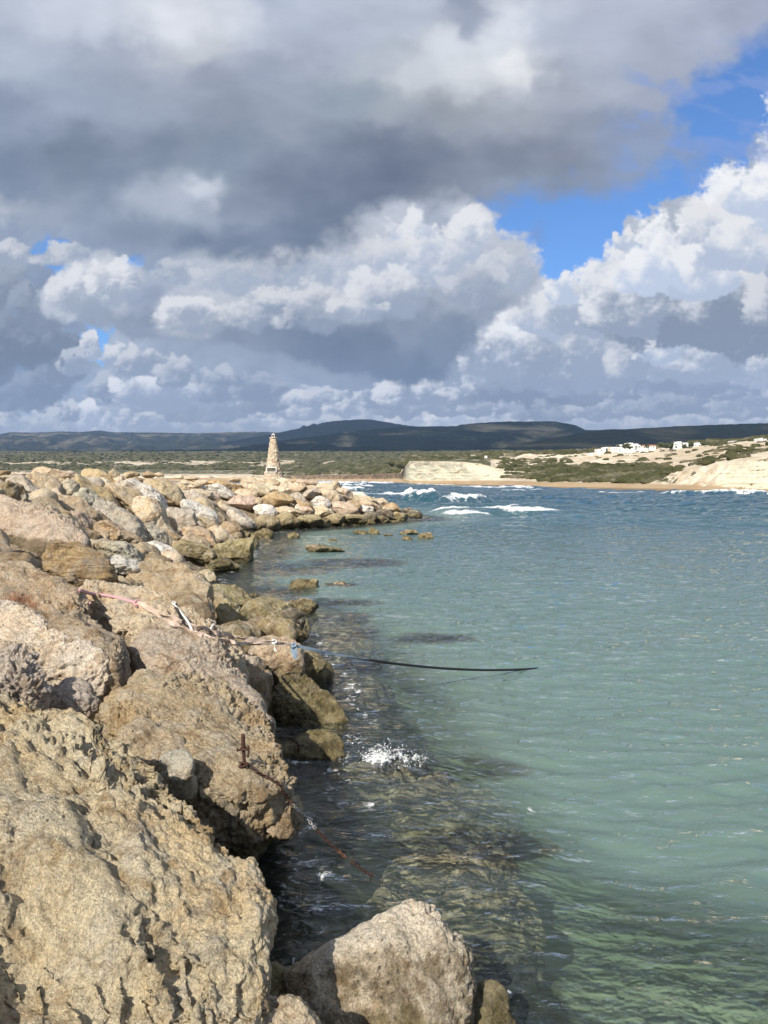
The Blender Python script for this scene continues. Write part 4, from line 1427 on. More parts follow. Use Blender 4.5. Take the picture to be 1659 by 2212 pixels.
def stone3d(x, y, z, r, tone, label, group, seed, level=4):
    rs = np.random.RandomState(seed)
    D, Fc = ico(level)
    rr = facet(D, rs)
    sc = r * np.array([rs.uniform(0.8, 1.4), rs.uniform(0.8, 1.2), rs.uniform(0.6, 0.85)])
    P = D * rr[:, None] * sc
    a = rs.uniform(0, 3.14)
    tilt = rs.uniform(-0.4, 0.1)
    R3 = np.array(Matrix.Rotation(tilt, 3, 'Y') @ Matrix.Rotation(a, 3, 'Z'))
    P = P @ R3.T + np.array([x, y, z])
    P = rough_up(P.astype(np.float32), Fc, r * 2, seed, 1.0, level >= 5)
    return finish_rock(P, Fc, tone, label, seed, group=group, cat='stone', name='stone')


def to_px(p):
    cp, sp = math.cos(PITCH), math.sin(PITCH)
    y, z = p[1], p[2] - CAMZ
    f = y * cp - z * sp
    return 829.5 + F * p[0] / f, 1106 - F * (y * sp + z * cp) / f


NAMED = [(to_px(o.location), o['label'], o.location[1]) for o in ROCKS if len(o['label'].split()) <= 11 and o.name.startswith('boulder')]
USED = set()


def beside(x, y, z, tone):
    u, v = to_px((x, y, z))
    near = sorted(NAMED, key=lambda n: (n[0][0] - u) ** 2 + (n[0][1] - v) ** 2)
    for n in near[:3]:
        du, dv = u - n[0][0], v - n[0][1]
        rel = ('right of' if du > 0 else 'left of') if abs(du) > abs(dv) else ('below' if dv > 0 else 'above')
        lab = '%s stone %s the %s' % (tone, rel, n[1])
        if lab not in USED and len(lab.split()) <= 16:
            USED.add(lab)
            return lab
    return None



cnt = 0
for i in range(4000):
    if cnt >= 70:
        break
    y = _rs.uniform(20, 88)
    s_ = _rs.uniform(-0.56, 0.02)
    x = s_ * y
    d = float(shore_d(np.array([x]), np.array([y]))[0])
    if d < 5.0 or d > 16:
        continue
    if abs(x + 11.5) < 2.3 and abs(y - 80) < 4:
        continue
    if min((x - a) ** 2 + (y - b) ** 2 for a, b in _placed) < 1.0 ** 2:
        continue
    r = _rs.uniform(0.35, 0.75)
    z = float(slope_z(np.array([x]), np.array([y]))[0]) - 0.10
    tn = str(_rs.choice(['cream', 'tan', 'grey', 'cream', 'pink']))
    lb = beside(x, y, z, {'grey': 'small grey', 'pink': 'small pinkish'}.get(tn, 'small ' + tn))
    if lb is None:
        continue
    stone3d(x, y, z, r, tn, lb, G4, 5000 + i)
    _placed.append((x, y))
    cnt += 1
cnt = 0
for i in range(6000):
    if cnt >= 75:
        break
    y = math.exp(_rs.uniform(math.log(9), math.log(75)))
    s_ = _rs.uniform(-0.55, 0.06)
    x = s_ * y
    d = float(shore_d(np.array([x]), np.array([y]))[0])
    if d < 0.1 or d > 7:
        continue
    if min((x - a) ** 2 + (y - b) ** 2 for a, b in _placed) < (0.62 + 0.008 * y) ** 2:
        continue
    r = _rs.uniform(0.4, 0.7)
    z = float(slope_z(np.array([x]), np.array([y]))[0]) - 0.30
    tn = str(_rs.choice(['cream', 'tan', 'tan', 'brown'])) if z > 0.2 else 'olive'
    lb = beside(x, y, z, 'half-hidden ' + tn)
    if lb is None:
        continue
    stone3d(x, y, z, r, tn, lb, 'stones in the joints between the boulders', 7000 + i, 5 if y < 22 else 4)
    _placed.append((x, y))
    cnt += 1

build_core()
build_floor()
print('rocks', len(ROCKS))


# ------------------------------------------------------------------ beacon, stake, ropes
M_RUST = simple_mat('rusted_iron', (0.10, 0.040, 0.024), 0.85, 0.1, col2=(0.03, 0.014, 0.010), scale=60, bump=0.6)
M_RUSTO = simple_mat('orange_rust', (0.26, 0.115, 0.055), 0.85, 0.0, col2=(0.08, 0.04, 0.022), scale=50, bump=0.5)
M_ZINC = simple_mat('weathered_zinc', (0.62, 0.62, 0.60), 0.5, 0.3, col2=(0.30, 0.27, 0.23), scale=40)
M_PINK = simple_mat('faded_pink_rope', (0.60, 0.36, 0.38), 0.8, col2=(0.44, 0.26, 0.28), scale=90, bump=0.5)
M_STRAP = simple_mat('beige_webbing', (0.74, 0.60, 0.50), 0.85, col2=(0.58, 0.45, 0.37), scale=70, bump=0.4)
M_WROPE = simple_mat('white_rope', (0.86, 0.84, 0.78), 0.8, col2=(0.62, 0.60, 0.55), scale=90, bump=0.5)
M_BLUE = simple_mat('blue_grey_webbing', (0.30, 0.40, 0.50), 0.8, col2=(0.18, 0.25, 0.33), scale=60, bump=0.3)
M_BLACK = simple_mat('black_rope', (0.012, 0.013, 0.016), 0.6, col2=(0.006, 0.007, 0.009), scale=60, bump=0.3)
M_WHITE = simple_mat('white_paint', (0.82, 0.82, 0.80), 0.6, col2=(0.72, 0.72, 0.70), scale=3)
M_DARKGLASS = simple_mat('dark_pane', (0.02, 0.02, 0.022), 0.15, col2=(0.012, 0.013, 0.015), scale=5)


def beacon():
    y = 80.0
    c = at(591, 1032, y)
    zb = 2.8
    zt = at(591, 946, y)[2]
    root = empty('stone_beacon', (c[0], y, zb))
    tag(root, 'tapering round stone beacon with a small lantern, standing on the far end of the breakwater', 'beacon')
    nr, ns = 170, 220
    t = np.linspace(0, 1, nr)
    th = np.linspace(0, 2 * np.pi, ns, endpoint=False)
    T, TH = np.meshgrid(t, th, indexing='ij')
    H = zt - zb
    wz = np.clip((7.78 - zb - T * H) / 4.14, 0, 1.2)
    rad = 0.31 + 0.52 * wz + 0.22 * wz ** 4
    X = rad * np.cos(TH)
    Yv = rad * np.sin(TH)
    Zv = T * H
    q = np.stack([X.ravel() * 3.6, Yv.ravel() * 3.6, Zv.ravel() * 3.4], 1)
    w = worley3(q).reshape(T.shape)
    rg = (0.62 - np.minimum(w, 0.62)) * 0.14 + 0.035 * fbm(q * 1.8, 3).reshape(T.shape)
    rad2 = rad + rg
    P = np.stack([(rad2 * np.cos(TH)).ravel(), (rad2 * np.sin(TH)).ravel(), (Zv + 0.03 * fbm(q, 2).reshape(T.shape)).ravel()], 1)
    i = np.arange(nr * ns).reshape(nr, ns)
    j = np.roll(i, -1, axis=1)
    Fq = np.stack([i[:-1], j[:-1], j[1:], i[1:]], -1).reshape(-1, 4)
    m, nt = new_mat('beacon_masonry')
    L = nt.links
    tcn = N(nt, 'ShaderNodeTexCoord')
    mpn = N(nt, 'ShaderNodeMapping')
    mpn.inputs['Scale'].default_value = (3.6, 3.6, 3.4)
    L.new(tcn.outputs['Object'], mpn.inputs[0])
    v = N(nt, 'ShaderNodeTexVoronoi')
    L.new(mpn.outputs[0], v.inputs['Vector'])
    v.inputs['Scale'].default_value = 1.0
    sepc = N(nt, 'ShaderNodeSeparateColor')
    L.new(v.outputs['Color'], sepc.inputs[0])
    col = ramp(nt, sepc.outputs[0], [(0.0, (0.52, 0.42, 0.29)), (0.25, (0.60, 0.50, 0.36)), (0.5, (0.68, 0.59, 0.45)), (0.72, (0.54, 0.44, 0.33)), (0.90, (0.46, 0.31, 0.22)), (0.96, (0.72, 0.65, 0.53))], 'CONSTANT')
    v2 = N(nt, 'ShaderNodeTexVoronoi', feature='DISTANCE_TO_EDGE')
    L.new(mpn.outputs[0], v2.inputs['Vector'])
    v2.inputs['Scale'].default_value = 1.0
    col = mixc(nt, ramp(nt, v2.outputs[0], [(0.03, 1.0), (0.09, 0.0)]), col, (0.38, 0.32, 0.25))
    nz = N(nt, 'ShaderNodeTexNoise', inp={'Scale': 9.0, 'Detail': 6.0})
    L.new(tcn.outputs['Object'], nz.inputs[0])
    col = mixc(nt, 1.0, col, ramp(nt, nz.outputs[0], [(0.35, 0.72), (0.65, 1.12)]), 'MULTIPLY')
    b = N(nt, 'ShaderNodeBsdfPrincipled', inp={'Roughness': 0.9})
    L.new(col, b.inputs['Base Color'])
    out_surface(nt, b.outputs[0])
    mesh_np('masonry', P, Fq, m, parent=root)
    # rough cap closing the top
    D, Fc = ico(4)
    cap = D * np.array([0.42, 0.42, 0.10]) + np.array([0, 0, H - 0.01])
    cap = rough_up(cap.astype(np.float32), Fc, 0.5, 3, 0.6, True)
    mesh_np('top_slab', cap, Fc, m, parent=root)
    # lantern: four posts, dark panes, roof
    lz = H + 0.08
    lan = MB().box((0, 0, lz), (0.30, 0.30, 0.04)).build('lantern', M_WHITE, root)
    mb = MB()
    for sx in (-1, 1):
        for sy in (-1, 1):
            mb.box((sx * 0.12, sy * 0.12, lz + 0.14), (0.045, 0.045, 0.24))
    mb.build('lantern_post', M_WHITE, lan)
    MB().box((0, 0, lz + 0.14), (0.19, 0.19, 0.236)).build('lantern_glass', M_DARKGLASS, lan)
    MB().box((0, 0, lz + 0.285), (0.32, 0.32, 0.05), taper=0.7).box((0, 0, lz + 0.345), (0.16, 0.16, 0.07), taper=0.3).build('lantern_roof', M_WHITE, lan)
    # plaque, set in the masonry and facing the photographer
    pz_ = at(591, 1015, y)[2] - zb
    k = 0.5486
    px = at((950 + 687 / 5.53) * k, 1015, y)[0] - c[0]
    w_, h_ = 0.90, 0.43
    wp = (7.78 - zb - pz_) / 4.14
    yy = -(0.31 + 0.52 * wp + 0.22 * wp ** 4) - 0.08
    pl = MB().box((px, yy + 0.05, pz_), (w_, 0.18, h_))
    plq = pl.build('plaque', simple_mat('dark_plaque', (0.16, 0.14, 0.10), 0.35, col2=(0.05, 0.045, 0.035), scale=6), root)
    fb = MB()
    fb.box((px, yy - 0.045, pz_ + h_ / 2 + 0.02), (w_ + 0.14, 0.06, 0.07)).box((px, yy - 0.045, pz_ - h_ / 2 - 0.02), (w_ + 0.14, 0.06, 0.07))
    fb.box((px - w_ / 2 - 0.03, yy - 0.045, pz_), (0.07, 0.06, h_ - 0.03)).box((px + w_ / 2 + 0.03, yy - 0.045, pz_), (0.07, 0.06, h_ - 0.03))
    fb.build('plaque_frame', M_WHITE, plq)


beacon()
bpy.context.view_layer.update()
_dg = bpy.context.evaluated_depsgraph_get()


def surf(u, v, lift=0.0, fb=None):
    d = Vector([float(x) for x in ray(u, v)])
    d.normalize()
    ok, loc, nor, idx, ob, mat = SC.ray_cast(_dg, Vector((0, 0, CAMZ)), d)
    if not ok or (fb and abs(loc.y - fb) > 1.6):
        return Vector([float(x) for x in at(u, v, fb)]) if fb else None
    return loc + nor * lift


def smooth_path(pts, n=8):
    pts = [Vector([float(a) for a in p]) for p in pts]
    out = []
    for i in range(len(pts) - 1):
        p0 = pts[max(i - 1, 0)]
        p1, p2 = pts[i], pts[i + 1]
        p3 = pts[min(i + 2, len(pts) - 1)]
        for k in range(n):
            t = k / n
            out.append(0.5 * ((2 * p1) + (p2 - p0) * t + (2 * p0 - 5 * p1 + 4 * p2 - p3) * t * t + (3 * p1 - p0 - 3 * p2 + p3) * t ** 3))
    out.append(pts[-1])
    return out


def ribbon(name, pts, w, mat, parent, tw=0.0, th=0.006):
    """flat webbing, slowly twisting"""
    pts = smooth_path(pts, 10)
    m = len(pts)
    V_, F_ = [], []
    for i, p in enumerate(pts):
        t = (pts[min(i + 1, m - 1)] - pts[max(i - 1, 0)]).normalized()
        s = t.cross(Vector((0, 0, 1))).normalized()
        b = s.cross(t)
        a = 1.15 + tw * math.sin(i * 0.17) + 0.25 * math.sin(i * 0.41)
        ww = w * (0.8 + 0.25 * math.sin(i * 0.23))
        e = s * math.cos(a) + b * math.sin(a)
        nn = e.cross(t)
        for sg, sn in ((-1, -1), (1, -1), (1, 1), (-1, 1)):
            V_.append(p + e * (sg * ww / 2) + nn * (sn * th / 2))
    for i in range(m - 1):
        for k in range(4):
            k2 = (k + 1) % 4
            F_.append((i * 4 + k, (i + 1) * 4 + k, (i + 1) * 4 + k2, i * 4 + k2))
    F_.append((0, 1, 2, 3))
    F_.append(((m - 1) * 4 + 3, (m - 1) * 4 + 2, (m - 1) * 4 + 1, (m - 1) * 4))
    mb = MB()
    mb.v = [tuple(v) for v in V_]
    mb.f = F_
    return mb.build(name, mat, parent)


def knot(name, c, r, mat, parent):
    mb = MB()
    for k in range(3):
        a0 = k * 1.1
        pts = []
        for i in range(14):
            a = i / 14 * 2 * math.pi
            p = Vector((math.cos(a) * r, math.sin(a) * r * 0.8, 0))
            p.rotate(Euler((0.9 * k + 0.4, a0, 0.5 * k)))
            pts.append(Vector(c) + p)
        mb.tube(pts, r * 0.42, 7, closed=True)
    return mb.build(name, mat, parent, True)


def mooring():
    p0 = surf(168, 1278, 0.03, 9.4)
    root = empty('mooring_line', p0)
    tag(root, 'mooring line of pink rope, beige webbing and black rope stretched into the water', 'mooring line')
    inv = Matrix.Translation(-Vector(p0))

    def loc(pts):
        return [inv @ Vector([float(a) for a in p]) for p in pts]
    A = p0
    ys = float(p0.y)
    B = Vector([float(x) for x in at(296, 1306, ys + 0.55)])
    sb = surf(296, 1306, 0.03, None)
    if sb is not None and sb.y < B.y + 1.0:
        B = sb
    C2 = Vector([float(x) for x in at(592, 1387, 10.9)])
    D2 = Vector([float(x) for x in at(634, 1394, 11.1)])
    pk = [A] + [surf(u, v, 0.03, ys + 0.3) for (u, v) in ((200, 1283), (240, 1292))] + [B]
    MB().tube(smooth_path(loc(pk), 6), 0.022, 8).build('pink_rope', M_PINK, root, True)
    pk2 = [surf(184, 1280, 0.02, ys), surf(188, 1292, 0.02, ys), surf(192, 1302, 0.02, ys)]
    MB().tube(smooth_path(loc(pk2), 4), 0.017, 7).build('pink_rope_tail', M_PINK, root, True)
    knot('pink_knot', loc([B])[0], 0.04, M_PINK, root)

    def bez(a, b, sag, n=14):
        out = []
        for i in range(n + 1):
            p = a.lerp(b, i / n) - Vector((0, 0, sag * 4 * (i / n) * (1 - i / n)))
            # where a boulder is in the way the line lies on top of it
            dd = p - Vector((0, 0, CAMZ))
            L0 = dd.length
            ok, hit_, nn, _i, _o, _m = SC.ray_cast(_dg, Vector((0, 0, CAMZ)), dd.normalized())
            if ok and (hit_ - Vector((0, 0, CAMZ))).length < L0 + 0.03:
                p = hit_ - dd.normalized() * 0.05
            out.append(p)
        return out
    ribbon('beige_strap', loc(bez(B, C2, 0.10)), 0.085, M_STRAP, root, 0.35)
    ribbon('beige_strap', loc(bez(B + Vector((0, 0, -0.01)), C2 + Vector((0, 0, -0.02)), 0.17)), 0.055, M_STRAP, root, -0.4)
    knot('white_knot', loc([C2])[0], 0.034, M_WROPE, root)
    ribbon('beige_strap', loc(bez(C2, D2, 0.0, 3)), 0.06, M_STRAP, root)
    knot('blue_knot', loc([D2])[0], 0.036, M_BLUE, root)
    tl = [D2, D2 + Vector((0.01, 0.0, -0.10)), D2 + Vector((0.03, 0.01, -0.20))]
    ribbon('strap_tail', loc(tl), 0.10, M_BLUE, root)
    tl = [C2, C2 + Vector((0.01, -0.02, -0.07)), C2 + Vector((0.03, -0.02, -0.13))]
    ribbon('rag_end', loc(tl), 0.05, M_WROPE, root)
    E = Vector([float(x) for x in at(770, 1413, 11.9)])
    W = Vector([float(x) for x in on_z(1172, 1443, -0.02)])
    full = []
    for i in range(13):
        t = i / 12
        full.append(D2.lerp(W, t) - Vector((0, 0, 0.16 * 4 * t * (1 - t))))
    ribbon('blue_strap', loc(full[:4]), 0.045, M_BLUE, root, 0.2)
    MB().tube(smooth_path(loc(full[3:]), 6), 0.020, 8).build('black_rope', M_BLACK, root, True)


mooring()

# white rope hanging down behind the mooring strap, and its lower end
t = empty('white_rope', surf(374, 1306, 0.02, 10.6))
tag(t, 'thin white rope tied among the rocks under the mooring strap, running down to the water', 'rope')
o0 = Vector(t.location)
pa = [surf(u, v, 0.03, 10.4) for u, v in ((374, 1306), (386, 1322), (402, 1344), (420, 1364))]
MB().tube([p - o0 for p in smooth_path(pa, 6)], 0.016, 7).build('rope_strand', M_WROPE, t, True)
pb = [surf(u, v, 0.03, 10.6) for u, v in ((462, 1352), (456, 1362), (463, 1372), (474, 1374))]
MB().tube([p - o0 for p in smooth_path(pb, 6)], 0.014, 7).build('rope_loop', M_WROPE, t, True)
pc = [surf(u, v, 0.03, 10.9) for u, v in ((496, 1396), (508, 1412), (516, 1434), (531, 1453))]
MB().tube([p - o0 for p in smooth_path(pc, 6)], 0.018, 7).build('rope_end', M_WROPE, t, True)
knot('rope_knot', (0, 0, 0.02), 0.022, M_WROPE, t)


def link(mb, c, d, r, w, twist):
    """one oval chain link at c, lying along d"""
    d = Vector(d).normalized()
    s = d.cross(Vector((0, 0, 1))).normalized()
    b = s.cross(d)
    e = s * math.cos(twist) + b * math.sin(twist)
    pts = []
    for i in range(12):
        a = i / 12 * 2 * math.pi
        pts.append(c + d * math.cos(a) * r * 1.45 + e * math.sin(a) * r * 0.85)
    mb.tube(pts, w, 5, closed=True)


def chain(path, r, w, parent, parts, origin):
    L_ = [0]
    for a, b in zip(path, path[1:]):
        L_.append(L_[-1] + (b - a).length)
    tot = L_[-1]
    n = int(tot / (r * 2.0))
    mbs = {nm: MB() for nm, _, _ in parts}
    for i in range(n):
        s = (i + 0.5) / n * tot
        k = max(j for j in range(len(L_)) if L_[j] <= s)
        k = min(k, len(path) - 2)
        f = (s - L_[k]) / max(L_[k + 1] - L_[k], 1e-6)
        c = path[k].lerp(path[k + 1], f) - origin
        fr = s / tot
        for nm, lo, hi in [(p[0], p[2][0], p[2][1]) for p in parts]:
            if lo <= fr < hi:
                link(mbs[nm], c, path[k + 1] - path[k], r, w, (i % 2) * math.pi / 2 + 0.4)
                break
    for nm, mat, _ in parts:
        mbs[nm].build(nm, mat, parent, True)


# short black chain beside the white rope
cpt = [surf(u, v, 0.03, 10.4) for u, v in ((379, 1314), (386, 1330), (393, 1342), (399, 1354))]
t = empty('black_chain', cpt[0])
tag(t, 'short black chain hanging on the rock beside the thin white rope', 'chain')
chain(smooth_path(cpt, 5), 0.022, 0.007, t, [('chain_links', M_BLACK, (0, 1.01))], Vector(t.location))

# rusty stake and its shackles
base = surf(528, 1657, 0.0, 6.6)
top = Vector((base.x - 0.012, base.y, float(at(527, 1586, base.y)[2])))
t = empty('rusty_stake', base)
tag(t, 'rusty iron stake with a shackle standing upright in the big tan boulder', 'stake')
h = top.z - base.z
mb = MB().tube([(0, 0, -0.12), (0, 0, 0.02), (-0.006, 0, h * 0.5), (-0.012, 0, h)], 0.0145, 10)
for i in range(9):
    z_ = h * 0.58 + i * h * 0.045
    mb.tube([(-0.008, 0, z_), (-0.008, 0, z_ + 0.004)], 0.0175, 10)
mb.build('iron_rod', M_RUST, t, True)
ring = [Vector((-0.006 + math.cos(a) * 0.024, math.sin(a) * 0.024, h * 0.56 + 0.003 * math.sin(a))) for a in [i / 14 * 6.2832 for i in range(14)]]
MB().tube(ring, 0.008, 7, closed=True).tube([(-0.052, -0.026, h * .56), (-0.02, -0.028, h * .56), (0.02, -0.028, h * .565), (0.046, -0.024, h * .57)], 0.009, 8).tube(
    [(-0.056, -0.026, h * .56 - .001), (-0.044, -0.026, h * .56 + .001)], 0.015, 8).build('collar', M_RUST, t, True)
sh = [(0.036, -0.022, h * .68), (0.038, -0.022, h * .6), (0.04, -0.024, h * .45), (0.034, -0.026, h * .36), (0.026, -0.024, h * .40)]
MB().tube(smooth_path(sh, 4), [0.008] * 17, 7).build('shackle', M_RUST, t, True)
for k, (rx_, tz) in enumerate(((0.036, 0.02), (0.030, 0.035))):
    rr_ = [Vector((math.cos(a) * rx_ - 0.004, math.sin(a) * rx_ * 0.8 - 0.01, tz + 0.012 * math.cos(a + k * 2))) for a in [i / 14 * 6.2832 for i in range(14)]]
    MB().tube(rr_, 0.0085, 7, closed=True).build('base_ring', M_RUST, t, True)

# the chain from the stake down to the water
cp_ = [surf(u, v, 0.022, 6.5) for u, v in ((530, 1656), (541, 1663), (553, 1671), (568, 1679), (585, 1686), (599, 1695), (612, 1708), (622, 1724), (637, 1743), (652, 1762))]
cp_ = [p for p in cp_]
last = cp_[-1]
W = Vector([float(x) for x in on_z(812, 1897, -0.03)])
for i in range(1, 8):
    f = i / 7
    cp_.append(last.lerp(W, f) - Vector((0, 0, 0.05 * 4 * f * (1 - f))))
cp_.append(W + Vector((0.25, 0.05, -0.25)))
t = empty('mooring_chain', cp_[0])
tag(t, 'rusty chain running from the iron stake over the rock edge and down into the water', 'chain')
chain(smooth_path(cp_, 5), 0.0135, 0.0042, t, [('rusty_links', M_RUST, (0, .24)), ('orange_links', M_RUSTO, (.24, .28)), ('zinc_links', M_ZINC, (.28, .48)), ('brown_links', M_RUST, (.48, .62)),
      ('weathered_links', M_RUSTO, (.62, .67)), ('submerged_links', M_RUST, (.70, 1.01))], Vector(t.location))

# twisted stub on the low olive rock, and the cable near the crest
b_ = surf(645, 1622, 0.0, 9.2)
t = MB().tube(smooth_path([Vector((0, 0, -0.05)), Vector((0, 0, 0.06)), Vector((-0.02, 0, 0.10)), Vector((-0.06, 0.0, 0.13)), Vector((-0.09, 0, 0.15))], 4),
              [0.016, 0.014, 0.016, 0.012, 0.015, 0.018, 0.013, 0.012, 0.016, 0.018, 0.014, 0.012, 0.015, 0.017, 0.014, 0.012, 0.013], 7).build('twisted_stub', M_RUST, None, True, tuple(Vector((0, 0, 0))))
t.location = b_
tag(t, 'dark twisted iron stub on the low flat olive rock by the water', 'iron stub')
cb_ = [cB(600, 232), cB(660, 236), cB(710, 250), cB(760, 278), cB(800, 296), cB(840, 300)]
cc_ = [surf(u, v, 0.05) for u, v in cb_]
cc_ = [p for p in cc_ if p is not None]
o0 = cc_[0].copy()
t = MB().tube([p - o0 for p in smooth_path(cc_, 5)], 0.05, 7).build('black_cable', M_BLACK, None, True)
t.location = o0
tag(t, 'black cable lying over a tan boulder just below the crest', 'cable')


# ------------------------------------------------------------------ the far coast
# columns: (u, [(y, v or ('z', height)) ...]) with the same eleven rows each
Z = lambda h: ('z', h)
COAST = [
    (-900, [(985, Z(-4)), (1000, Z(-.1)), (1012, Z(2)), (1030, 1031), (1040, 1028), (1150, 1026), (1300, 1018), (1550, 1006), (2000, 992), (2700, 975), (3400, 973)]),
    (0, [(985, Z(-4)), (1000, Z(-.1)), (1012, Z(2)), (1030, 1031), (1040, 1028), (1150, 1026), (1300, 1018), (1550, 1006), (2000, 993), (2700, 977), (3400, 975)]),
    (560, [(985, Z(-4)), (1000, Z(-.1)), (1012, Z(2)), (1030, 1033), (1040, 1028), (1150, 1026), (1300, 1018), (1550, 1006), (2000, 990), (2700, 976), (3400, 975)]),
    (640, [(970, Z(-4)), (985, Z(-.1)), (1000, Z(2)), (1018, 1035), (1023, 1028), (1150, 1025), (1300, 1016), (1550, 1004), (2000, 989), (2700, 976), (3400, 975)]),
    (700, [(920, Z(-4)), (935, Z(-.1)), (955, Z(2)), (970, 1035), (974, 1027), (1100, 1024), (1300, 1014), (1550, 1003), (2000, 989), (2700, 976), (3400, 975)]),
    (865, [(650, Z(-4)), (665, Z(-.1)), (685, Z(1.6)), (700, 1034), (703, 1024), (850, 1019), (1100, 1010), (1400, 1001), (2000, 988), (2700, 976), (3400, 975)]),
    (876, [(600, Z(-4)), (612, Z(-.1)), (622, Z(1.4)), (628, 1036), (634, 1006), (700, 1003), (1000, 1000), (1400, 995), (2000, 985), (2700, 976), (3400, 975)]),
    (884, [(560, Z(-4)), (570, Z(-.1)), (580, Z(1.2)), (584, 1037), (590, 997), (650, 995), (900, 991), (1300, 988), (2000, 982), (2700, 976), (3400, 975)]),
    (940, [(490, Z(-4)), (500, Z(-.1)), (510, Z(1.2)), (515, 1038), (521, 997), (600, 994), (850, 990), (1200, 987), (2000, 982), (2700, 976), (3400, 975)]),
    (1000, [(425, Z(-4)), (437, Z(-.1)), (448, Z(1.3)), (455, 1038), (464, 998), (540, 993), (780, 989), (1100, 987), (2000, 982), (2700, 975), (3400, 974)]),
    (1040, [(375, Z(-4)), (388, Z(-.1)), (402, Z(1.5)), (412, 1037), (440, 1002), (540, 994), (700, 989), (1000, 987), (2000, 981), (2700, 975), (3400, 974)]),
    (1080, [(340, Z(-4)), (352, Z(-.1)), (367, Z(1.8)), (380, 1038), (430, 1014), (520, 998), (640, 987), (850, 987), (2000, 980), (2700, 974), (3400, 973)]),
    (1130, [(300, Z(-4)), (312, Z(-.1)), (327, Z(2)), (342, 1040), (420, 1020), (520, 1001), (620, 985), (820, 986), (2000, 979), (2700, 973), (3400, 972)]),
    (1200, [(270, Z(-4)), (282, Z(-.1)), (296, Z(2)), (310, 1042), (400, 1020), (510, 999), (620, 982), (820, 983), (2000, 977), (2700, 971), (3400, 970)]),
    (1300, [(245, Z(-4)), (257, Z(-.1)), (270, Z(2)), (285, 1043), (370, 1018), (490, 994), (630, 978), (820, 980), (2000, 973), (2700, 967), (3400, 965)]),
    (1380, [(226, Z(-4)), (238, Z(-.1)), (250, Z(1.9)), (264, 1046), (344, 1018), (480, 990), (640, 973), (820, 974), (2000, 968), (2700, 961), (3400, 959)]),
    (1420, [(216, Z(-4)), (228, Z(-.1)), (238, Z(1.5)), (248, 1047), (290, 1031), (465, 987), (636, 971), (820, 972), (2000, 966), (2700, 959), (3400, 957)]),
    (1455, [(208, Z(-4)), (220, Z(-.1)), (229, Z(1.3)), (236, 1048), (262, 1026), (440, 986), (630, 968), (820, 969), (2000, 963), (2700, 957), (3400, 955)]),
    (1490, [(201, Z(-4)), (213, Z(-.1)), (221, Z(1.2)), (226, 1050), (248, 1018), (410, 985), (620, 965), (820, 966), (2000, 960), (2700, 955), (3400, 952)]),
    (1530, [(194, Z(-4)), (205, Z(-.1)), (212, Z(1.0)), (217, 1051), (238, 1009), (380, 984), (600, 962), (800, 963), (2000, 958), (2700, 952), (3400, 950)]),
    (1570, [(188, Z(-4)), (199, Z(-.1)), (206, Z(.8)), (210, 1053), (226, 1001), (345, 982), (560, 959), (770, 960), (2000, 955), (2700, 949), (3400, 947)]),
    (1610, [(183, Z(-4)), (194, Z(-.1)), (200, Z(.8)), (204, 1055), (217, 992), (320, 978), (525, 955), (750, 956), (2000, 952), (2700, 946), (3400, 944)]),
    (1659, [(178, Z(-4)), (188, Z(-.1)), (194, Z(.8)), (198, 1057), (210, 984), (300, 974), (500, 950), (740, 951), (2000, 950), (2700, 944), (3400, 942)]),
    (1900, [(160, Z(-4)), (168, Z(-.1)), (174, Z(.8)), (178, 1058), (190, 965), (280, 955), (480, 940), (700, 941), (2000, 945), (2700, 938), (3400, 936)]),
    (2600, [(130, Z(-4)), (140, Z(-.1)), (146, Z(.8)), (150, 1058), (162, 955), (260, 945), (460, 930), (700, 931), (2000, 940), (2700, 930), (3400, 930)]),
]
ROWS = [0, 5, 10, 15, 45, 90, 140, 180, 215, 250, 270]   # mesh row of each control row


def pz(u, y, v):
    if isinstance(v, tuple):
        return v[1]
    return CAMZ + ray(u, v)[2] * y


_cu = np.array([c[0] for c in COAST], float)
_cy = np.array([[p[0] for p in c[1]] for c in COAST], float)
_cz = np.array([[pz(c[0], p[0], p[1]) for p in c[1]] for c in COAST], float)


def coast_column(u):
    y = np.array([np.interp(u, _cu, _cy[:, k]) for k in range(11)])
    z = np.array([np.interp(u, _cu, _cz[:, k]) for k in range(11)])
    return y, z


def coast_z(u, y):
    cy, cz = coast_column(u)
    return float(np.interp(y, cy, cz))


CLIFF = None


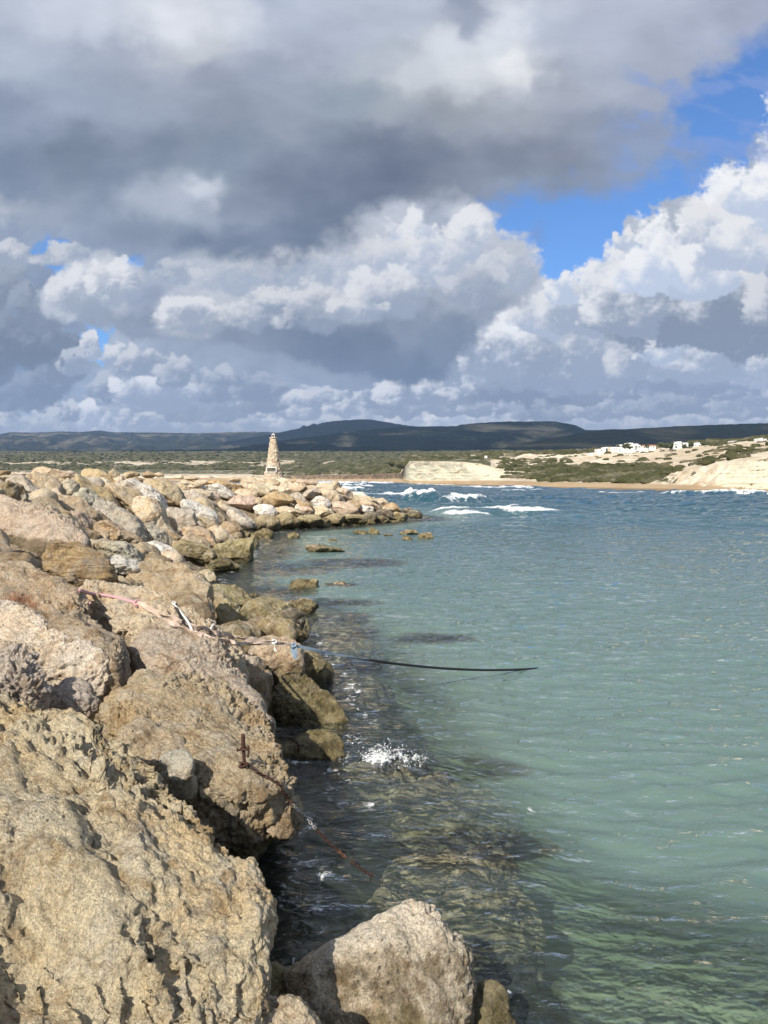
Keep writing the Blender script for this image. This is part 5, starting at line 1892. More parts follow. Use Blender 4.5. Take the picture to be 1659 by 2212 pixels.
def build_coast():
    us = np.concatenate([np.linspace(-900, -20, 60), np.linspace(-15, 640, 180), np.linspace(642, 1090, 300), np.linspace(1092, 1680, 420), np.linspace(1690, 2600, 60)])
    nr = ROWS[-1] + 1
    rr = np.arange(nr)
    Y = np.zeros((nr, len(us)))
    Zz = np.zeros_like(Y)
    for j, u in enumerate(us):
        cy, cz = coast_column(u)
        Y[:, j] = np.interp(rr, ROWS, cy)
        Zz[:, j] = np.interp(rr, ROWS, cz)
    U = np.broadcast_to(us, Y.shape)
    R = np.broadcast_to(rr[:, None], Y.shape)
    X = (U - 829.5) / F * Y / math.cos(PITCH)
    # relief: strata and gullies on the cliff, dunes and hummocks behind it
    cliffy = sstep(868, 884, U) * sstep(1105, 1065, U) + sstep(1535, 1575, U)
    face = cliffy * sstep(13, 17, R) * sstep(50, 43, R)
    q = np.stack([X.ravel() * 0.05, Y.ravel() * 0.05, Zz.ravel() * 0.15], 1)
    gul = fbm(q, 5, gain=0.6).reshape(Y.shape)
    lay = Zz * 1.1 + 0.5 * grid_noise(X * 0.02, Y * 0.02, 1.0, 2)
    strat = np.abs((lay % 1.0) - 0.5)
    Y = Y + face * (gul * 5.0 + strat * 2.2)
    land = sstep(14, 20, R) * (1 - face)
    near = sstep(1020, 1100, U)
    hum = fbm(np.stack([X.ravel() / 26, Y.ravel() / 26, 0 * X.ravel()], 1), 5, gain=0.55).reshape(Y.shape)
    Zz = Zz + land * hum * (0.4 + 1.3 * near * sstep(20, 70, R) + 2.5 * sstep(150, 200, R))
    rub = sstep(1385, 1440, U) * sstep(1590, 1545, U) * sstep(12, 18, R) * sstep(60, 40, R)
    w = worley3(np.stack([X.ravel() / 4.5, Y.ravel() / 4.5, Zz.ravel() / 4.5], 1)).reshape(Y.shape)
    Zz = Zz + rub * (0.7 - w) * 2.6
    Y = Y - rub * (0.7 - w) * 2.5
    shelf = sstep(560, 640, U) * sstep(880, 866, U) * sstep(13, 16, R) * sstep(60, 46, R)
    w2 = worley3(np.stack([X.ravel() / 16, Y.ravel() / 9, Zz.ravel() / 5], 1)).reshape(Y.shape)
    Zz = Zz + shelf * (0.6 - w2) * 2.5
    P = np.stack([X.ravel(), Y.ravel(), Zz.ravel()], 1)
    # material masks
    cream = np.clip(face * 1.2, 0, 1) * (1 - 0.75 * sstep(36, 43, R + 5 * hum))
    beach = sstep(17, 14, R) * sstep(0, 2, R)
    scrub = sstep(16, 22, R) * (1 - np.clip(face * 1.2, 0, 1))
    dens = np.where(R > 46, 0.58, 0.72)
    dens = dens + 0.0 * U
    duneband = near * sstep(148, 135, R)
    # thicker scrub low on the dunes, bare sand and rock towards the ridge
    dens = np.where(duneband > 0.5, 0.72 - 0.52 * sstep(44, 84, R), dens)
    dens = np.where((U < 1020) & (R > 60), 0.62, dens)
    dens = np.where((R > 148), 0.74, dens)  # dense scrub on the plain, also darkening it where cloud shadow lies
    dens = dens - 0.34 * sstep(168, 176, R) * sstep(206, 196, R) * sstep(900, 600, U)
    dens = np.where((U < 1100) & (R > 16) & (R < 100) & (U < 870), 0.34, dens)
    dens = np.where((duneband > 0.5) & (U < 1190), 0.30, dens)
    dens = np.where((R < 90), dens - 0.5 * sstep(1400, 1470, U) * sstep(90, 60, R), dens)
    shelfm = np.clip(shelf, 0, 1)
    m, nt = new_mat('coast_land')
    L = nt.links
    at_ = N(nt, 'ShaderNodeAttribute', attribute_name='land')
    sep_ = N(nt, 'ShaderNodeSeparateColor')
    L.new(at_.outputs['Color'], sep_.inputs[0])
    at2 = N(nt, 'ShaderNodeAttribute', attribute_name='land2')
    sep2 = N(nt, 'ShaderNodeSeparateColor')
    L.new(at2.outputs['Color'], sep2.inputs[0])
    g = N(nt, 'ShaderNodeNewGeometry')

    def nz(sc, det=5, ro=0.6, dist=0.0, scl=None):
        n = N(nt, 'ShaderNodeTexNoise', inp={'Scale': sc, 'Detail': float(det), 'Roughness': ro, 'Distortion': dist})
        mpn = N(nt, 'ShaderNodeMapping')
        mpn.inputs['Scale'].default_value = scl or (1, 1, 1)
        L.new(g.outputs['Position'], mpn.inputs[0])
        L.new(mpn.outputs[0], n.inputs[0])
        return n.outputs[0]
    # pale rock and sand
    rock = ramp(nt, nz(0.11, 6, 0.65), [(0.35, (0.50, 0.40, 0.28)), (0.5, (0.68, 0.60, 0.46)), (0.66, (0.78, 0.71, 0.57))])
    rock = mixc(nt, ramp(nt, nz(0.6, 4, 0.6), [(0.50, 0.0), (0.7, 0.6)]), rock, (0.42, 0.32, 0.23))
    beachc = ramp(nt, nz(0.03, 4), [(0.35, (0.38, 0.265, 0.155)), (0.6, (0.48, 0.36, 0.225))])
    rock = mixc(nt, ramp(nt, nz(0.008, 4, 0.5), [(0.45, 0.0), (0.6, 0.35)]), rock, beachc)
    # layered cliff
    st = nz(1.0, 5, 0.6, 0.2, (0.008, 0.008, 1.4))
    cl = ramp(nt, st, [(0.30, (0.48, 0.38, 0.24)), (0.42, (0.72, 0.66, 0.48)), (0.55, (0.78, 0.74, 0.58)), (0.72, (0.62, 0.53, 0.35))])
    cl = mixc(nt, ramp(nt, nz(0.2, 6, 0.7), [(0.54, 0.0), (0.72, 0.5)]), cl, (0.52, 0.42, 0.27))
    # scrub: clumps at several sizes against pale ground
    n1 = nz(0.085, 6, 0.72, 0.5)
    n2 = nz(0.30, 4, 0.65)
    n0 = nz(0.012, 4, 0.6)
    mixn = math_n(nt, 'ADD', math_n(nt, 'MULTIPLY', n1, 0.55), math_n(nt, 'ADD', math_n(nt, 'MULTIPLY', n2, 0.27), math_n(nt, 'MULTIPLY', n0, 0.18)))
    th = math_n(nt, 'SUBTRACT', 1.0, sep2.outputs[0])
    e = math_n(nt, 'SUBTRACT', mixn, math_n(nt, 'ADD', math_n(nt, 'MULTIPLY', math_n(nt, 'SUBTRACT', th, 0.5), 0.36), 0.5))
    sf = math_n(nt, 'MULTIPLY', math_n(nt, 'ADD', math_n(nt, 'MULTIPLY', e, 34.0), 0.5, clamp=True), sep_.outputs[2])
    sc_c = ramp(nt, nz(0.9, 5, 0.7), [(0.35, (0.050, 0.058, 0.024)), (0.5, (0.095, 0.100, 0.045)), (0.68, (0.19, 0.18, 0.10))])
    greyveg = mixc(nt, ramp(nt, nz(0.035, 3), [(0.48, 0.0), (0.58, 0.7)]), sc_c, (0.15, 0.135, 0.10))
    c = mixc(nt, sep_.outputs[0], rock, beachc)
    c = mixc(nt, sep_.outputs[1], c, cl)
    c = mixc(nt, sf, c, greyveg)
    shc = ramp(nt, nz(0.25, 6, 0.7), [(0.38, (0.07, 0.055, 0.04)), (0.6, (0.30, 0.22, 0.15))])
    c = mixc(nt, sep2.outputs[1], c, shc)
    # wet strip by the water
    sp = N(nt, 'ShaderNodeSeparateXYZ')
    L.new(g.outputs['Position'], sp.inputs[0])
    wet = ramp(nt, math_n(nt, 'MULTIPLY', sp.outputs[2], 0.5, clamp=True), [(0.0, 0.8), (0.25, 0.6), (0.4, 0.0)])
    c = mixc(nt, wet, c, (0.17, 0.12, 0.075))
    b = N(nt, 'ShaderNodeBsdfPrincipled', inp={'Roughness': 0.95})
    b.inputs['Specular IOR Level'].default_value = 0.15
    L.new(c, b.inputs['Base Color'])
    bp = N(nt, 'ShaderNodeBump', inp={'Strength': 0.9, 'Distance': 1.1})
    L.new(math_n(nt, 'ADD', math_n(nt, 'MULTIPLY', sf, 0.8), math_n(nt, 'ADD', nz(0.5, 6, 0.7), math_n(nt, 'MULTIPLY', st, sep_.outputs[1]))), bp.inputs['Height'])
    L.new(bp.outputs[0], b.inputs['Normal'])
    out_surface(nt, b.outputs[0])
    o = mesh_np('coast_terrain', P, grid_faces(*Y.shape)[:, ::-1], m)
    o['kind'] = 'structure'
    for nm, chans in (('land', (beach, cream, scrub)), ('land2', (dens, shelfm, 0 * dens))):
        at = o.data.attributes.new(nm, 'FLOAT_COLOR', 'POINT')
        buf = np.ones((Y.size, 4), np.float32)
        for i, ch in enumerate(chans):
            buf[:, i] = np.broadcast_to(ch, Y.shape).ravel()
        at.data.foreach_set('color', buf.ravel())
    return us, Y, X, Zz, dens


_us, CY, CX, CZZ, _dens = build_coast()


def hill(name, pts, y_crest, y_foot, foot_v, cols, depth=1500, seed=0, gully=1.0, sunlit_fields=0.0):
    us = np.linspace(-900, 2600, 900)
    pu = np.array([p[0] for p in pts], float)
    pv = np.array([p[1] for p in pts], float)
    vc = np.interp(us, pu, pv)
    nr = 90
    tt = np.linspace(0, 1.35, nr)
    zc = CAMZ + (1035 - vc) / F * y_crest
    zf = CAMZ + (1035 - foot_v) / F * y_foot
    Y = np.zeros((nr, len(us)))
    Zz = np.zeros_like(Y)
    for i, t in enumerate(tt):
        if t <= 1:
            Y[i] = y_foot + (y_crest - y_foot) * t
            e = t ** 1.15
            e = e * (1 - 0.25 * (1 - t)) 
            Zz[i] = zf + (zc - zf) * e
        else:
            Y[i] = y_crest + depth * (t - 1) / 0.35
            Zz[i] = zc - (zc - zf) * ((t - 1) / 0.35) ** 1.3
    X = (np.broadcast_to(us, Y.shape) - 829.5) / F * Y
    T_ = np.broadcast_to(tt[:, None], Y.shape)
    q = np.stack([X.ravel() / 420 + seed, Y.ravel() / 700, 0 * X.ravel() + seed], 1)
    gl = ridged(q, 5, gain=0.5).reshape(Y.shape) - 0.9
    env = np.sin(np.clip(T_, 0, 1) * math.pi) ** 0.8
    Zz = Zz + env * gl * gully * 22 * (y_crest / 4000)
    Zz = Zz + noise3(np.stack([X.ravel() / 24, Y.ravel() / 60, 0 * X.ravel()], 1)).reshape(Y.shape) * 2.2 * (y_crest / 4000) * (T_ > 0.1)
    m, nt = new_mat(name + '_shaded_cover')
    L = nt.links
    g = N(nt, 'ShaderNodeNewGeometry')

    def nz(sc, det=5, ro=0.6, dist=0.0, scl=(1, 1, 1)):
        n = N(nt, 'ShaderNodeTexNoise', inp={'Scale': sc, 'Detail': float(det), 'Roughness': ro, 'Distortion': dist})
        mpn = N(nt, 'ShaderNodeMapping')
        mpn.inputs['Scale'].default_value = scl
        L.new(g.outputs['Position'], mpn.inputs[0])
        L.new(mpn.outputs[0], n.inputs[0])
        return n.outputs[0]
    c = ramp(nt, nz(0.02, 6, 0.75), [(0.35, cols[0]), (0.65, cols[1])])  # dark plant cover; the hills' cloud shadow is put into this colour
    pale = ramp(nt, nz(0.0022, 7, 0.68, 0.6, (1, 0.5, 2.0)), [(0.56 - sunlit_fields, 0.0), (0.66 - sunlit_fields * 0.6, 0.75)])  # pale fields, also painted as sun patches between the cloud shadows
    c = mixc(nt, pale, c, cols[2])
    b = N(nt, 'ShaderNodeBsdfPrincipled', inp={'Roughness': 1.0})
    b.inputs['Specular IOR Level'].default_value = 0.0
    L.new(c, b.inputs['Base Color'])
    bp = N(nt, 'ShaderNodeBump', inp={'Strength': 0.8, 'Distance': 6.0})
    L.new(nz(0.05, 6, 0.75), bp.inputs['Height'])
    L.new(bp.outputs[0], b.inputs['Normal'])
    out_surface(nt, b.outputs[0])
    P = np.stack([X.ravel(), Y.ravel(), Zz.ravel()], 1)
    o = mesh_np(name, P, grid_faces(*Y.shape)[:, ::-1], m)
    o['kind'] = 'structure'
    return o


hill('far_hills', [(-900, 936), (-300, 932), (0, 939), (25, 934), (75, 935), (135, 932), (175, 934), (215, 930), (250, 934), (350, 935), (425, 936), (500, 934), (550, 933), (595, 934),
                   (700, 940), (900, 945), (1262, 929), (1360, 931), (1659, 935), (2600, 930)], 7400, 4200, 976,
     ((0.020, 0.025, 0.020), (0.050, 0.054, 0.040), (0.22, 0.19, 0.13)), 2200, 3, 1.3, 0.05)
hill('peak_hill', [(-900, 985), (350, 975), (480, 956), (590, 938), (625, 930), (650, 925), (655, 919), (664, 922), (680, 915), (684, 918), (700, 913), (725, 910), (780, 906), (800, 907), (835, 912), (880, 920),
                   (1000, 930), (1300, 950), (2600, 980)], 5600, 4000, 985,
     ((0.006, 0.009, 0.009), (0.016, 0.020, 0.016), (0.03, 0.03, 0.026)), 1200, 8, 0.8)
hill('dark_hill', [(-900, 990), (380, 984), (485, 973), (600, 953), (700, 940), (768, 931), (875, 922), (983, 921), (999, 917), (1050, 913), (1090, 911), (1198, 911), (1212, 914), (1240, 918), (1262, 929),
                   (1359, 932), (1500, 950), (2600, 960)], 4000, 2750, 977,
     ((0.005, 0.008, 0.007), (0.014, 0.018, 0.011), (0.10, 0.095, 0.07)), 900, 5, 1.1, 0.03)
hill('wooded_ridge', [(-900, 1110), (900, 1040), (1000, 1000), (1100, 962), (1230, 940), (1290, 929), (1359, 927), (1466, 921), (1573, 917), (1659, 914), (1900, 905), (2600, 890)], 2900, 1800, 1012,
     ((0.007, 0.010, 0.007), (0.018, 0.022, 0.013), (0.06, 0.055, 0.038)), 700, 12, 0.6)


# ------------------------------------------------------------------ the sea
BREAK = []


def build_sea():
    ys = np.concatenate([np.linspace(-10, 1.5, 24), np.exp(np.linspace(math.log(1.6), math.log(1250), 1050))]).astype(np.float32)
    ss = np.concatenate([np.linspace(-1.2, -0.52, 50)[:-1], np.linspace(-0.52, 0.54, 760), np.linspace(0.54, 1.3, 60)[1:]]).astype(np.float32)
    S_, Y = np.meshgrid(ss, ys)
    X = S_ * np.maximum(Y, 6)
    # open water beyond the head of the breakwater, sheltered water behind it
    opn = sstep(42, 120, Y + 0.9 * np.maximum(X - 4, 0))
    z = np.zeros_like(X)
    rs = np.random.RandomState(3)

    def wave(lam, ang, amp, seed):
        k = 2 * math.pi / lam
        a = math.radians(ang)
        ph = X * math.cos(a) + Y * math.sin(a)
        wob = grid_noise(X / (lam * 3.5), Y / (lam * 3.5), seed, 2)
        en = 0.55 + 0.6 * grid_noise(X / (lam * 5), Y / (lam * 5), seed + 40, 2)
        s = np.sin(k * ph + wob * 4.0)
        return amp * en * (1 - 2 * np.abs(s) ** 1.3) if False else amp * en * (np.exp(0.8 * (s - 1)) * 2 - 0.95)
    z += (0.06 + 0.46 * opn) * wave(17.0, 62, 1.0, 1.0)
    z += (0.035 + 0.22 * opn) * wave(7.5, 98, 1.0, 2.0)
    z += (0.032 + 0.10 * opn) * wave(3.1, 55, 1.0, 3.0)
    z += (0.026 + 0.05 * opn) * wave(1.5, 118, 1.0, 4.0)
    fade = sstep(70, 25, Y)
    z += 0.023 * fade * wave(0.66, 104, 1.0, 5.0)
    z += 0.014 * fade * wave(0.42, 76, 1.0, 6.0)
    z += 0.024 * fade * grid_noise(X / 0.9, Y / 0.42, 23, 3)
    z += 0.05 * opn * grid_noise(X / 2.2, Y / 2.2, 6.0, 3)
    d = -shore_d(X, Y)
    calm = np.clip(sstep(-0.5, 2.5, d), 0.30, 1)
    z *= calm
    foam = np.zeros_like(X)
    bn = grid_noise(X / 3.0, Y / 3.0, 9.0, 5, 0.62)
    bn2 = grid_noise(X / 9.0, Y / 5.0, 12.0, 4, 0.6)

    def breaker(x0, x1, yc, slant, hgt, wid, fo, back=1.6):
        """a breaking crest: rises sharply on the landward-facing side, foam along the lip and down its front"""
        nonlocal z, foam
        t = (X - x0) / (x1 - x0)
        e = sstep(0, 0.25, t) * sstep(1, 0.65, t)
        cy = yc + slant * (t - 0.5) + bn2 * 1.4
        dd = Y - cy
        prof = np.where(dd > 0, np.exp(-(dd / (wid * back)) ** 2), np.exp(-(dd / wid) ** 2))
        z = z + hgt * e * prof * (1 + 0.30 * bn)
        lip = np.exp(-((dd + wid * 0.15) / (wid * 0.42)) ** 2) * e
        apron = np.where(dd < 0, np.exp(-(dd / (wid * 2.6)) ** 2), 0) * e
        foam = np.maximum(foam, fo * np.clip(lip * 1.15 + apron * (0.30 + 0.8 * bn), 0, 1.1))
    breaker(2.0, 9.5, 117, -6, 1.75, 2.4, 1.0)
    breaker(6.0, 17.0, 108, 10, 1.5, 2.6, 1.0)
    breaker(3.0, 20.0, 78, -5, 0.55, 1.5, 1.1)
    breaker(4.5, 12.0, 76, -2, 0.35, 1.3, 1.0)
    breaker(58, 88, 168, -12, 1.1, 3.4, 1.15)
    breaker(46, 66, 180, 4, 0.6, 2.6, 0.8)
    breaker(-30, 4, 200, 10, 1.3, 4, 1.0)
    breaker(-12, 12, 148, -8, 1.0, 3, 0.9)
    breaker(-46, 6, 290, 20, 1.6, 8, 1.1)
    breaker(-60, 2, 400, -20, 1.5, 12, 1.1)
    breaker(-80, 30, 500, 20, 1.6, 14, 1.1)
    breaker(-80, 10, 640, 20, 1.6, 18, 1.1)
    breaker(22, 60, 280, -20, 1.0, 7, 1.1)
    breaker(28, 50, 215, 8, 0.6, 3, 0.8)
    # surf along the far beach
    uu = 829.5 + F * S_
    yshore = np.interp(uu, _cu, _cy[:, 1])
    dz = yshore - Y
    wsurf = np.interp(yshore, [150, 400, 1000], [5, 16, 60])
    surf = np.exp(-((dz - wsurf * (0.5 + 0.8 * bn2)) / wsurf) ** 2) * sstep(-0.35, 0.35, grid_noise(X / 22, Y / 40, 2.0, 3) + 0.12)
    foam = np.maximum(foam, surf * 1.15)
    # white caps far out
    cap = sstep(0.95, 1.5, grid_noise(X / 16, Y / 6, 44.0, 4, 0.6)) * opn
    foam = np.maximum(foam, cap * 0.9)
    # churned water near the rocks
    for (u, v, rx, ry, st) in [(835, 1632, 75, 26, 1.25), (890, 1650, 40, 16, 1.1), (770, 1730, 60, 13, 1.0), (640, 1880, 40, 70, 0.85), (600, 1940, 40, 60, 0.8),
                               (620, 2100, 26, 30, 0.9), (790, 1742, 90, 10, 0.8), (655, 1645, 60, 10, 0.7), (760, 1585, 30, 20, 0.6), (1110, 2150, 70, 60, 0.62), (1200, 2190, 60, 40, 0.6),
                               (1130, 1740, 70, 20, 0.6), (1235, 2018, 30, 10, 0.8), (690, 1170, 80, 20, 0.7), (560, 1200, 60, 20, 0.6), (600, 1150, 60, 12, 0.6), (880, 1122, 60, 5, 0.8),
                               (735, 1395, 50, 16, 0.45), (690, 1290, 60, 14, 0.4), (1080, 1290, 60, 14, 0.35), (900, 1118, 25, 5, 0.9)]:
        p = on_z(u, v, 0)
        kx = p[1] / F
        wy = ry * kx * p[1] / CAMZ
        rws = np.where((ys > p[1] - 2.6 * wy) & (ys < p[1] + 2.6 * wy))[0]
        cls = np.where(np.abs(ss - p[0] / max(p[1], 6)) < 2.6 * rx * kx / max(p[1] - wy, 3) + 0.02)[0]
        if len(rws) < 2 or len(cls) < 2:
            continue
        sl = (slice(rws[0], rws[-1] + 1), slice(cls[0], cls[-1] + 1))
        xs_, ys_ = X[sl], Y[sl]
        st = st * 1.0
        g = np.exp(-((xs_ - p[0]) / (rx * kx)) ** 2 - ((ys_ - p[1]) / wy) ** 2)
        cell = 0.22 + 0.004 * p[1]
        lf = grid_noise(xs_ / cell, ys_ / cell, int(u) % 17, 4, 0.65)
        foam[sl] = np.maximum(foam[sl], np.clip(st * g * (0.62 + 0.55 * lf), 0, 1))
        if st > 1.05:
            z[sl] += 0.06 * g * np.clip(0.3 + grid_noise(xs_ / 0.12, ys_ / 0.12, 4, 3, 0.6), 0, 1.4)
    edge_n = grid_noise(X / 0.35, Y / 0.5, 61, 4, 0.6)
    foam = np.maximum(foam, np.clip(0.62 * np.exp(-((d - 0.25) / 0.35) ** 2) * (0.55 + 0.8 * edge_n), 0, 0.8) * (Y < 90))
    # how deep the water stands over sand or boulder
    dep = -floor_z(X, Y)
    for (sx, sy, ra, rb, top) in SUBROCKS:
        g = ((X - sx) / ra) ** 2 + ((Y - sy) / rb) ** 2
        dep = np.where(g < 1.3, np.minimum(dep, -top + 0.5 * np.clip(g - 0.3, 0, 1)), dep)
    P = np.stack([X.ravel(), Y.ravel(), z.ravel()], 1)
    m, nt = new_mat('sea_water')
    L = nt.links
    g = N(nt, 'ShaderNodeNewGeometry')
    at_ = N(nt, 'ShaderNodeAttribute', attribute_name='sea')
    sp_ = N(nt, 'ShaderNodeSeparateColor')
    L.new(at_.outputs['Color'], sp_.inputs[0])
    foam_f, depth_f, open_f = sp_.outputs[0], sp_.outputs[1], sp_.outputs[2]

    def nz(sc, det=4, ro=0.55, dist=0.0, scl=(1, 1, 1), rot=0.0):
        n = N(nt, 'ShaderNodeTexNoise', inp={'Scale': sc, 'Detail': float(det), 'Roughness': ro, 'Distortion': dist})
        mpn = N(nt, 'ShaderNodeMapping')
        mpn.inputs['Scale'].default_value = scl
        mpn.inputs['Rotation'].default_value = (0, 0, rot)
        L.new(g.outputs['Position'], mpn.inputs[0])
        L.new(mpn.outputs[0], n.inputs[0])
        return n.outputs[0]
    h = math_n(nt, 'ADD', math_n(nt, 'MULTIPLY', nz(2.6, 3, 0.5, 0.6, (0.55, 1.0, 1), 0.35), 1.0),
               math_n(nt, 'MULTIPLY', nz(7.5, 4, 0.55, 0.4, (0.6, 1.0, 1), -0.2), 0.5))
    hb = math_n(nt, 'ADD', h, math_n(nt, 'MULTIPLY', math_n(nt, 'MULTIPLY', nz(0.5, 5, 0.6, 0.3, (0.5, 1, 1), 0.2), 5.0), open_f))
    bp = N(nt, 'ShaderNodeBump', inp={'Strength': 1.0, 'Distance': 0.13})
    L.new(hb, bp.inputs['Height'])
    fr = N(nt, 'ShaderNodeFresnel', inp={'IOR': 1.333})
    L.new(bp.outputs[0], fr.inputs['Normal'])
    gl = N(nt, 'ShaderNodeBsdfGlossy', inp={'Roughness': 0.04})
    gl.inputs['Color'].default_value = (1, 1, 1, 1)
    L.new(bp.outputs[0], gl.inputs['Normal'])
    tr = N(nt, 'ShaderNodeBsdfTransparent')
    tr.inputs['Color'].default_value = (0.94, 0.98, 0.97, 1)
    # suspended matter scatters light back: more of it over deep water
    df = N(nt, 'ShaderNodeBsdfDiffuse')
    dc = ramp(nt, depth_f, [(0.0, (0.11, 0.12, 0.10)), (0.12, (0.170, 0.230, 0.185)), (0.28, (0.150, 0.235, 0.205)), (0.45, (0.085, 0.150, 0.155)), (0.62, (0.036, 0.098, 0.120)), (1.0, (0.012, 0.062, 0.09))])
    L.new(dc, df.inputs['Color'])
    murk = ramp(nt, depth_f, [(0.0, 0.06), (0.04, 0.24), (0.10, 0.56), (0.18, 0.74), (0.28, 0.82), (0.5, 1.0)])
    body = N(nt, 'ShaderNodeMixShader')
    L.new(math_n(nt, 'MULTIPLY', murk, at_.outputs['Alpha']), body.inputs[0])
    L.new(tr.outputs[0], body.inputs[1])
    L.new(df.outputs[0], body.inputs[2])
    surf_ = N(nt, 'ShaderNodeMixShader')
    L.new(math_n(nt, 'MULTIPLY', fr.outputs[0], 1.0, clamp=True), surf_.inputs[0])
    L.new(body.outputs[0], surf_.inputs[1])
    L.new(gl.outputs[0], surf_.inputs[2])
    fd = N(nt, 'ShaderNodeBsdfDiffuse')
    fd.inputs['Color'].default_value = (0.88, 0.90, 0.90, 1)
    fbp = N(nt, 'ShaderNodeBump', inp={'Strength': 0.6, 'Distance': 0.12})
    fnoise = nz(3.0, 7, 0.75, 0.8)
    L.new(fnoise, fbp.inputs['Height'])
    L.new(fbp.outputs[0], fd.inputs['Normal'])
    far_n = math_n(nt, 'ADD', math_n(nt, 'MULTIPLY', nz(0.30, 6, 0.7, 1.0, (0.45, 1, 1)), 0.55), math_n(nt, 'MULTIPLY', nz(1.1, 6, 0.75, 1.2, (0.5, 1, 1), 0.3), 0.45))
    near_n = nz(5.0, 8, 0.78, 1.6)
    opx = math_n(nt, 'MULTIPLY', open_f, 1.0, clamp=True)
    fnz = math_n(nt, 'ADD', math_n(nt, 'MULTIPLY', far_n, opx), math_n(nt, 'MULTIPLY', near_n, math_n(nt, 'SUBTRACT', 1.0, opx)))
    fthr = math_n(nt, 'ADD', math_n(nt, 'MULTIPLY', math_n(nt, 'SUBTRACT', foam_f, 0.62), 0.9),
                  math_n(nt, 'MULTIPLY', math_n(nt, 'SUBTRACT', fnz, 0.5), 3.4))
    ff = math_n(nt, 'MULTIPLY', fthr, 2.6, clamp=True)
    ff = math_n(nt, 'MULTIPLY', ff, math_n(nt, 'MULTIPLY', foam_f, 8.0, clamp=True))
    allm = N(nt, 'ShaderNodeMixShader')
    L.new(ff, allm.inputs[0])
    L.new(surf_.outputs[0], allm.inputs[1])
    L.new(fd.outputs[0], allm.inputs[2])
    va = N(nt, 'ShaderNodeVolumeAbsorption', inp={'Density': 0.22})
    va.inputs['Color'].default_value = (0.44, 0.78, 0.70, 1)
    oo = out_surface(nt, allm.outputs[0])
    L.new(va.outputs[0], oo.inputs[1])
    o = mesh_np('sea_water', P, grid_faces(*X.shape), m)
    o['kind'] = 'structure'
    a = o.data.attributes.new('sea', 'FLOAT_COLOR', 'POINT')
    buf = np.ones((X.size, 4), np.float32)
    buf[:, 0] = np.clip(foam, 0, 1).ravel()
    buf[:, 1] = np.clip(dep / 6.0, 0, 1).ravel()
    buf[:, 2] = opn.ravel()
    buf[:, 3] = 1 - 0.80 * stony(X, Y).ravel()
    a.data.foreach_set('color', buf.ravel())
    return o


build_sea()


